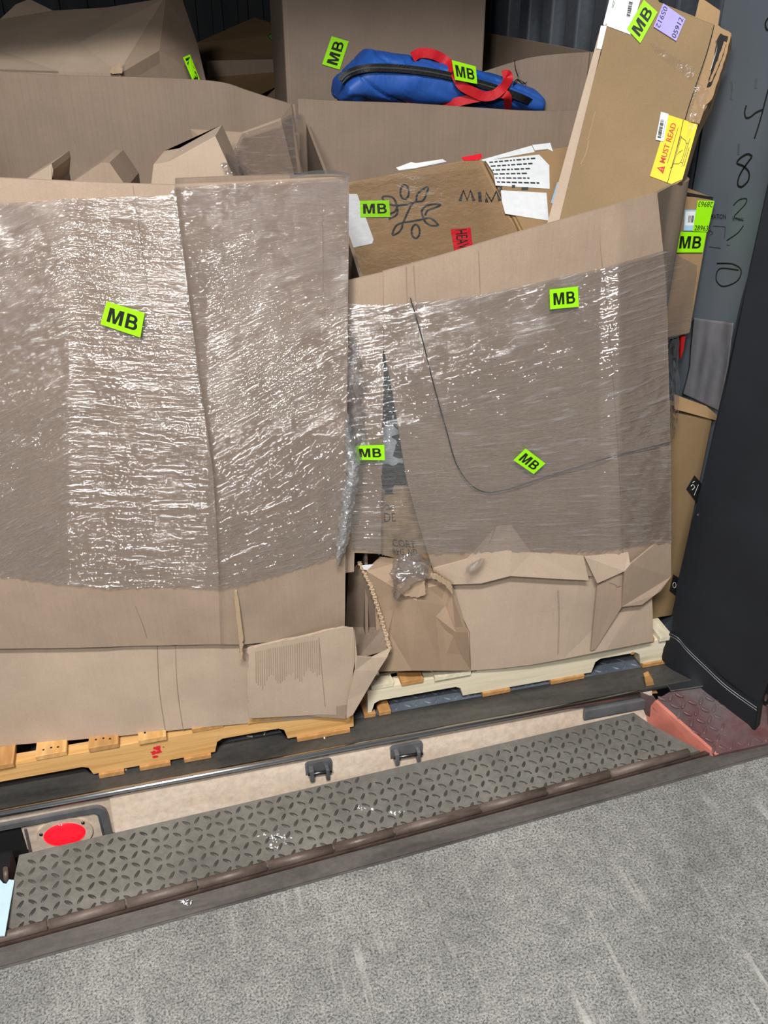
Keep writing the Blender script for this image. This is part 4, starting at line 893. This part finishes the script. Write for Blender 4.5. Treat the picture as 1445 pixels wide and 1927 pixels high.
# ================================================================== CARTONS AT THE GREY WALL
BYY = 1.93
bt = [(1262, 362), (1343, 372), (1298, 626), (1250, 620)]
c3 = thing('carton', 'brown carton with green number label squeezed between right bulk box and grey wall', 'box', (1.24, 2.0, .95))
pts = [PY(1248, 363, BYY), PY(1343, 372, BYY), PY(1298, 628, BYY), PY(1240, 640, BYY)]
extr('body', pts, (0, .2, .0), M['card_tan'], c3, .003)
extr('dark_tape', [PY(1292, 362, BYY - .001), PY(1342, 371, BYY - .001), PY(1341, 376, BYY - .001), PY(1292, 368, BYY - .001)], (0, .001, 0), M['hole'], c3)
g_ = [PY(a, b, BYY - .003) for a, b in ((1313, 377), (1344, 378), (1331, 436), (1303, 435))]
o = sticker(g_, M['green'], c3, [('28963', .08, .03, .98, .2, M['ink'])], label='green number label'); rq = [g_[2], g_[3], g_[0], g_[1]]; lettering('lettering', '28963', subquad(rq, .06, .03, .94, .2), o, M['ink'], 0, .001)
b_ = [PY(a, b, BYY - .002) for a, b in ((1288, 395), (1310, 395), (1304, 434), (1286, 434))]
o = sticker(b_, M['blue_label'], c3, name='barcode_label')
w_ = subquad(b_, .1, .25, .95, .92); o2 = extr('white_field', [p + Vector((0, -.0006, 0)) for p in w_], (0, .0004, 0), M['white'], o); barcode([p + Vector((0, -.0008, 0)) for p in subquad(b_, .3, .3, .9, .85)], o, M['ink'], 10, 5)
sticker([PY(a, b, BYY - .004) for a, b in ((1274, 436), (1329, 437), (1322, 475), (1270, 475))], M['green'], c3, [('MB', .12, .2, .88, .8, M['ink'])])
BX = 1.80
c4 = thing('carton', 'tall brown carton with black diamond marks standing beside the black curtain', 'box', (1.26, 1.95, .13))
bl = [PY(1262, 762, BX), PY(1352, 790, BX)]
x0, x1_ = bl[0].x - .02, 1.318
P4 = [Vector((x0, BX, .108)), Vector((x1_, BX, .108)), Vector((x1_, BX, PY(1345, 790, BX).z)), Vector((x0, BX, PY(1262, 772, BX).z))]
extr('body', P4, (0, .10, 0), M['card_yel'], c4, .003)
extr('top_flap', [PY(1268, 742, BX + .02), PY(1330, 765, BX + .02), PY(1350, 782, BX + .005), PY(1350, 792, BX - .004), PY(1270, 770, BX - .004)], (0, .004, 0), M['card_tan'], c4)
def dia(c, r, s): return [PY(c[0] + a * r, c[1] + b * r * s, BX - .003) for a, b in ((0.1, -1), (1, -.2), (.3, 1.2), (-.75, .1))]
o = extr('black_mark', dia((1305, 918), 18, 1.3), (0, .0008, 0), M['hole'], c4)
ribbon('printed_emblem', [[PY(a, b, BX - .0035) for a, b in p] for p in ([(1300, 915), (1304, 912), (1307, 917), (1302, 922)], [(1306, 932), (1311, 920), (1314, 912)], [(1303, 908), (1307, 906)])], .0012, M['white'], o)
o = extr('black_mark', [PY(a, b, BX - .003) for a, b in ((1267, 1081), (1278, 1088), (1272, 1122), (1260, 1112))], (0, .0008, 0), M['hole'], c4)
ribbon('printed_ring', [[PY(1269 + 3 * math.cos(a), 1101 + 5 * math.sin(a), BX - .0035) for a in [k * .524 for k in range(13)]]], .0014, M['white'], o)
# clear bag hanging on the grey wall
wb = sheet('plastic_bag', [[(1302, 598), (1378, 608)], [(1294, 690), (1366, 700)], [(1282, 742), (1352, 775)]], plain('grey_translucent_film', (128, 128, 134), .35, 0, .12, 14, .6), None, lambda a, b: PX(a, b, 1.322).y, 30, 40, 0, .002, .004, 12)
tag(wb, 'crinkled grey plastic sleeve fixed on the grey wall above the tall carton', 'plastic sleeve')
bm = bmesh.new(); bm.from_mesh(wb.data)
for v in bm.verts: v.co.x = 1.324 + .004 * noise.noise(Vector((v.co.y * 30, v.co.z * 7, 2)))
r = bmesh.ops.solidify(bm, geom=list(bm.faces), thickness=.0015); bm.to_mesh(wb.data); bm.free()
o = extr('wall_stopper', [PY(a, b, 1.94) for a, b in ((1282, 634), (1290, 632), (1286, 660), (1280, 676))], (0, .01, 0), M['redink']); tag(o, 'small dark red tab between the wrapped box and the grey sleeve', 'tab')
# ---- handwriting and dirt on the wall
z7 = lambda x, y: (1100 + x / 3.854, y / 3.854)
z3 = lambda x, y: (600 + x * .5848, y * .5846)
Wp = lambda a, b, o=.0006: PX(a, b, 1.33 - o)
def wallpen(name, paths, w, mat, label, conv=z7, n=6):
    o = ribbon(name, [[Wp(*conv(*p)) for p in pth] for pth in paths], w, mat, None, Vector((-1, 0, 0)), .0005, n); return tag(o, label, 'writing')
wallpen('handwritten_number', [[(1172, 765), (1160, 810), (1168, 852), (1200, 850), (1245, 815), (1295, 795)], [(1345, 600), (1320, 690), (1270, 880), (1230, 1005)]], .0045, M['ink'], 'handwritten black figure four high on the grey wall')
wallpen('handwritten_number', [[(1215, 1135), (1180, 1118), (1125, 1150), (1105, 1185), (1150, 1205), (1190, 1250), (1185, 1310), (1140, 1355), (1110, 1340), (1120, 1280), (1160, 1210), (1212, 1140)]], .005, M['ink'], 'handwritten black figure eight on the grey wall')
wallpen('handwritten_number', [[(1078, 1490), (1120, 1450), (1172, 1442), (1165, 1480), (1120, 1530), (1085, 1575), (1150, 1600)], [(1150, 1637), (1110, 1690), (1030, 1745)]], .0028, M['ink'], 'faint handwritten two below the figure eight')
wallpen('handwritten_number', [[(1350, 870), (1290, 865), (1278, 900), (1300, 922), (1345, 905), (1358, 870), (1330, 850), (1280, 848)]], .0035, M['ink'], 'handwritten black zero lowest on the grey wall', z3)
wallpen('handwritten_number', [[(1330, 130), (1310, 170), (1320, 215), (1345, 210)]], .0045, M['ink'], 'black curl of writing at the right edge of the picture')
o = lettering('stencilled_word', 'MATION', [Wp(a, b) for a, b in ((1338, 403), (1366, 403), (1366, 412), (1337, 412))], None, M['ink'], 0); tag(o, 'small black printed word beside the green number label', 'writing')
o = lettering('stencilled_word', 'BTCC', [Wp(a, b) for a, b in ((1379, 409), (1399, 410), (1399, 416), (1379, 415))], None, M['inkgrey'], 0); tag(o, 'tiny faint printed letters right of the small black printed word', 'writing')
wallpen('pencil_mark', [[(930, 1640), (1010, 1645), (1020, 1660), (1012, 1730)], [(900, 1790), (985, 1800)], [(905, 1670), (930, 1690), (910, 1705)], [(1030, 1775), (1052, 1780)]], .0016, M['inkgrey'], 'faint pencil lines beside the green sticker on the wall')
wallpen('scuff_mark', [[(1065, 590), (1070, 650), (1060, 720)], [(1245, 570), (1240, 640)], [(1120, 1040), (1115, 1120)]], .010, plain('grime', (92, 100, 104), .7, 0, .2, 30, 0), 'grey smudges on the wall left of the figure four')
# ================================================================== SECOND ROW
b_r = thing('bulk_box', 'brown bulk box in the second row behind the blue bag', 'bulk box', (.9, 3.0, 0))
tops = Y3([(905, 136, 2.92), (990, 110, 2.80), (1060, 101, 2.72), (1116, 98, 2.655)])
drop('front_panel', [p for p in tops], .0, M['card_shade'], b_r, seed=12)
drop('side_panel', [tops[-1], Vector((1.318, 3.3, tops[-1].z)), Vector((1.318, 3.9, tops[-1].z))], .0, M['card_shade'], b_r, seed=13)
drop('back_panel', [Vector((.3, 3.9, 1.4)), Vector((1.318, 3.92, 1.4))], 0, M['card_shade'], b_r, seed=14)
tb = thing('tall_carton', 'tall plain brown carton standing upright behind the blue bag', 'box', (.85, 3.2, 0))
TB = [PY(530, -40, 3.22), PY(920, -40, 3.22)]
xl_, xr_ = PY(540, 185, 3.22).x, PY(912, 60, 3.22).x
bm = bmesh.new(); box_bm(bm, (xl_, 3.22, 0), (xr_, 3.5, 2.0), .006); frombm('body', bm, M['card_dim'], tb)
ribbon('crease', [[Vector((xl_ + .012, 3.2192, z)) for z in (1.25, 1.5, 1.8, 1.99)]], .002, M['card_shade'], tb)
sticker([PY(a, b, 3.217) for a, b in ((606, 121), (624, 68), (656, 78), (639, 131))], M['green'], tb, [('MB', .1, .2, .9, .8, M['ink'])])
# big open carton top left
Bz = 3.10
bc = thing('carton', 'large brown carton with a sagging lit top behind the left bulk box', 'box', (-.2, 3.4, 0))
A = dict(fl=PY(-60, 128, Bz), fr=PY(226, 138, 3.05), tr=PY(312, -4, 3.55), tl=PY(-60, 46, 3.75), rr=PY(345, -30, 3.75), rb=PY(385, 150, 3.35))
V = [A['fl'], PY(110, 134, 3.08), A['fr'], A['tr'], PY(262, 8, 3.62), PY(200, 14, 3.66), PY(100, 20, 3.7), PY(55, -2, 3.8), PY(30, 8, 3.78), PY(0, 36, 3.72), A['tl'], PY(150, 80, 3.34), PY(0, 95, 3.38)]
facets('top_flap', V, [(0, 1, 12), (1, 11, 12), (1, 2, 11), (2, 3, 11), (3, 4, 5, 11), (5, 6, 12, 11), (6, 9, 10, 12), (6, 7, 8, 9), (0, 12, 10)], M['card_light'], bc, .006, (0, 0, -1))
fr = A['fr']; V = [fr, A['tr'], PY(342, -4, 3.66), PY(372, 85, 3.46), PY(387, 150, 3.36), Vector((.30, 3.36, 0)), Vector((fr.x, fr.y, 0)), PY(300, 95, 3.22), PY(345, 150, 3.28)]
facets('side_face', V, [(0, 7, 1), (1, 7, 3, 2), (7, 8, 4, 3), (0, 6, 5, 8, 7), (8, 5, 4)], M['card'], bc, .006, (-1, .3, 0))
facets('front_face', [A['fl'], PY(110, 134, 3.08), fr, Vector((fr.x, fr.y, 0)), Vector((A['fl'].x, Bz, 0))], [(0, 4, 3, 2, 1)], M['card'], bc, .006)
extr('torn_corner', jagged([PY(a, b, 3.04) for a, b in ((207, 132), (220, 122), (226, 114), (230, 138), (212, 139))], [1], .006, .01), (0, .01, 0), M['torn'], bc)
ss = [PY(356, 101, 3.31), PY(376, 152, 3.27), PY(362, 152, 3.25), PY(343, 107, 3.29)]
sticker(ss, M['green'], bc, [('MB', .08, .2, .95, .85, M['ink'])])
for p_ in bc.children:
    if p_.name.startswith('sticker'): p_.location = p_.location + Vector((.0, -.03, 0))
dc = thing('carton', 'dim brown carton deep in the dark between the big carton and the tall one', 'box', (.4, 4.2, 0))
V = Y3([(365, 82, 4.5), (478, 33, 4.9), (530, 46, 4.9), (560, 60, 4.4), (560, 116, 4.0), (455, 168, 3.75), (330, 150, 3.9)])
extr('body', V, (0, 0, -.05), M['card_tan'], dc)
cz = min(v.z for v in V) - .05
xs = PY(400, 150, 4.2).x
box('support_box', (xs - .5, 4.25, 0), (xs - .02, 4.6, cz - .002), M['card'], dc)
o = extr('bottle', [PY(a, b, 3.98) for a, b in ((505, 68), (515, 62), (528, 66), (530, 74), (512, 76))], (0, .03, 0), plain('dim_green', (60, 120, 50), .4)); tag(o, 'dim green scrap lying on the dark carton', 'scrap')
# flaps of cartons poking up inside the left bulk box
def innercarton(pts, y, label, mat, dep=.16, yoff=None):
    t = thing('carton', label, 'box', tuple(PY(pts[0][0], 500, y)))
    fx = [PY(a, b, y + (yoff[k] if yoff else 0)) for k, (a, b) in enumerate(pts)]
    n = len(fx); base = [Vector((p.x, p.y, .55)) for p in (fx[0], fx[-1])]
    extr('body', fx + [base[1], base[0]], (.03, dep, 0), mat, t, 0); return t
t = innercarton([(284, 350), (289, 309), (318, 304), (405, 256), (425, 300), (447, 350)], 2.05, 'tilted brown carton with a worn corner inside the left bulk box, nearest the folded flap', M['card_light'])
t = innercarton([(125, 350), (190, 306), (206, 306), (238, 352)], 2.15, 'brown carton corner peeking over the rim, middle of the three in the left bulk box', M['card'])
t = innercarton([(30, 350), (97, 308), (100, 320), (98, 352)], 2.15, 'brown carton corner peeking over the rim, leftmost of the three in the left bulk box', M['card_light'])
# ================================================================== BLUE BAG
bg = thing('duffel_bag', 'blue nylon bag with black zip and red straps lying on the boxes', 'bag', tuple(PY(820, 195, 2.80)))
top = [(632, 178), (636, 150), (648, 138), (690, 93), (730, 99), (800, 108), (860, 122), (920, 137), (968, 155), (995, 165), (1015, 183)]
bot = [(632, 186), (634, 190), (660, 194), (700, 194), (740, 196), (800, 200), (860, 206), (920, 208), (970, 210), (998, 210), (1013, 192)]
def bagc(px):
    return pw(px, [(632, 2.80), (1015, 2.80)])
N = 150; K = 64; bm = bmesh.new(); RG = []
for i in range(N + 1):
    px = 632 + (1015 - 632) * i / N; ty = pw(px, top); by = max(pw(px, bot), ty + 2); c = PY(px, (ty + by) / 2, 2.80); hh = (PY(px, ty, 2.80).z - PY(px, by, 2.80).z) / 2
    e = min(1, (i + .6) / 4) * min(1, (N - i + .4) / 8); hd = .10 * e ** .5 + .01; R_ = []
    for k in range(K):
        a = 2 * math.pi * k / K; cy, cz_ = math.cos(a), math.sin(a); sgn = lambda v, p: math.copysign(abs(v) ** p, v)
        p = c + Vector((0, sgn(cy, .8) * hd, sgn(cz_, .8) * hh))
        s_ = Vector((p.x * 1.0 + p.z * 1.3, p.y, p.z * .6)); wv = noise.noise_vector(Vector((p.x * 12, p.y * 14, p.z * 18))) * .005 - (p - c).normalized() * (.009 * max(0, 1 - 7 * abs(noise.noise(s_ * 11))) + .002 * max(0, 1 - 6 * abs(noise.noise(s_ * 26 + Vector((3, 3, 3))))))
        R_.append(bm.verts.new(p + wv))
    RG.append(R_)
for a, b in zip(RG, RG[1:]):
    for k in range(K): bm.faces.new((a[k], a[(k + 1) % K], b[(k + 1) % K], b[k])).smooth = True
bm.faces.new(RG[0]); bm.faces.new(list(reversed(RG[-1])))
frombm('bag_body', bm, M['blue'], bg)
def bagf(px, py, o=.006):
    ty = pw(px, top); by = max(pw(px, bot), ty + 3); m = (ty + by) / 2; h = (by - ty) / 2; t = min(.97, abs(py - m) / h)
    i = (px - 632) / 383 * N; e = max(.05, min(1, (i + .6) / 4) * min(1, (N - i + .4) / 8))
    return PY(px, py, 2.80 - (.10 * e ** .5 + .01) * (1 - t ** 2.5) ** .4 - .008 - o)
ribbon('zipper', [[bagf(a, b, .003) for a, b in ((640, 152), (655, 138), (690, 128), (740, 128), (800, 134), (860, 146), (905, 158), (950, 172), (990, 188), (1003, 197))]], .020, M['zip'], bg, thick=.003)
ribbon('zipper_teeth', [[bagf(a, b, .0045) for a, b in ((642, 151), (656, 138), (690, 128), (740, 128), (800, 134), (860, 146), (905, 158), (950, 172), (1000, 192))]], .004, M['inkgrey'], bg, thick=.002)
ribbon('strap', [[bagf(a, b, .016) for a, b in ((776, 108), (790, 100), (815, 102), (840, 116), (856, 138), (868, 160), (890, 173), (910, 181), (930, 178), (948, 163), (957, 147), (953, 140), (945, 142))]], .026, M['strap'], bg, thick=.003)
ribbon('strap', [[bagf(a, b, .012) for a, b in ((765, 194), (790, 199), (820, 200), (855, 193), (890, 185), (925, 179), (945, 176), (955, 184), (954, 205))]], .024, M['strap'], bg, thick=.003)
MBq = [(850, 113), (895, 125), (898, 158), (856, 150)]
sticker([PY(a, b, 2.655) for a, b in MBq], M['green'], bg, [('MB', .1, .2, .9, .8, M['ink'])])
ribbon('pull_cord', [[bagf(a, b, .012) for a, b in p] for p in ([(965, 160), (972, 150), (985, 155), (990, 160)], [(968, 112), (970, 130), (975, 148), (968, 158)], [(975, 152), (985, 158), (992, 154)])], .003, M['zip'], bg)
sb = thing('carton', 'brown carton under the blue bag, hidden behind the rim', 'box', (.9, 2.86, 0))
zb = PY(820, 208, 2.80).z
box('body', (.62, 2.76, 0), (1.16, 2.86, zb - .012), M['card'], sb)
# ================================================================== BLACK DOCK CURTAIN
ca, cb = PZ(1250, 1240, .012), PZ(1424, 1371, -.06); cdir = Vector((cb.x - ca.x, cb.y - ca.y, 0)).normalized(); cnm = Vector((-cdir.y, cdir.x, 0))
if cnm.dot(CAM - ca) < 0: cnm = -cnm
Cc = lambda a, b, o=0: PP(a, b, ca, cnm) + cnm * o
cu_ = thing('dock_curtain', 'heavy black dock curtain hanging on the right with a folded stitched hem', 'curtain', tuple(cb))
up = [(1445, 358), (1414, 500), (1396, 562), (1379, 636), (1378, 655), (1362, 758), (1349, 800), (1321, 914), (1298, 1000), (1275, 1100), (1264, 1189), (1285, 1200), (1320, 1240), (1370, 1280), (1429, 1325), (1440, 1290), (1500, 1200)]
pts = [Cc(a, b, .004) for a, b in up]; hi = Vector((0, 0, 1.2)); e_ = pts[-1]
extr('curtain_panel', pts + [Vector((e_.x, e_.y, 2.6)), Vector((pts[0].x, pts[0].y, 2.6))], -cnm * .02, M['blackrub'], cu_)
hem = [(1264, 1186), (1281, 1195), (1297, 1214), (1330, 1246), (1372, 1285), (1431, 1326), (1425, 1371), (1409, 1371), (1360, 1335), (1309, 1299), (1280, 1266), (1249, 1240), (1246, 1226)]
extr('hem', [Cc(a, b, .012) for a, b in hem], -cnm * .03, M['blackrub'], cu_, .003)
for off in (0, 5): ribbon('stitching', [[Cc(a, b + off, .0135) for a, b in ((1266, 1188), (1281, 1197), (1297, 1216), (1330, 1248), (1372, 1287), (1428, 1327))]], .0012, M['darkmetal'], cu_)
bm = bmesh.new(); cc = Cc(1315, 967, .006); bmesh.ops.create_uvsphere(bm, u_segments=10, v_segments=6, radius=.003); [setattr(v, 'co', v.co + cc) for v in bm.verts]; frombm('rivet', bm, M['chrome'], cu_)
o = extr('wooden_post', [Cc(1433, 1400, -.03), Cc(1452, 1400, -.03), Cc(1500, 1180, -.03), Cc(1447, 1290, -.03)], -cnm * .05, M['wood_dark']); tag(o, 'weathered brown post edge at the far right behind the curtain hem', 'post')
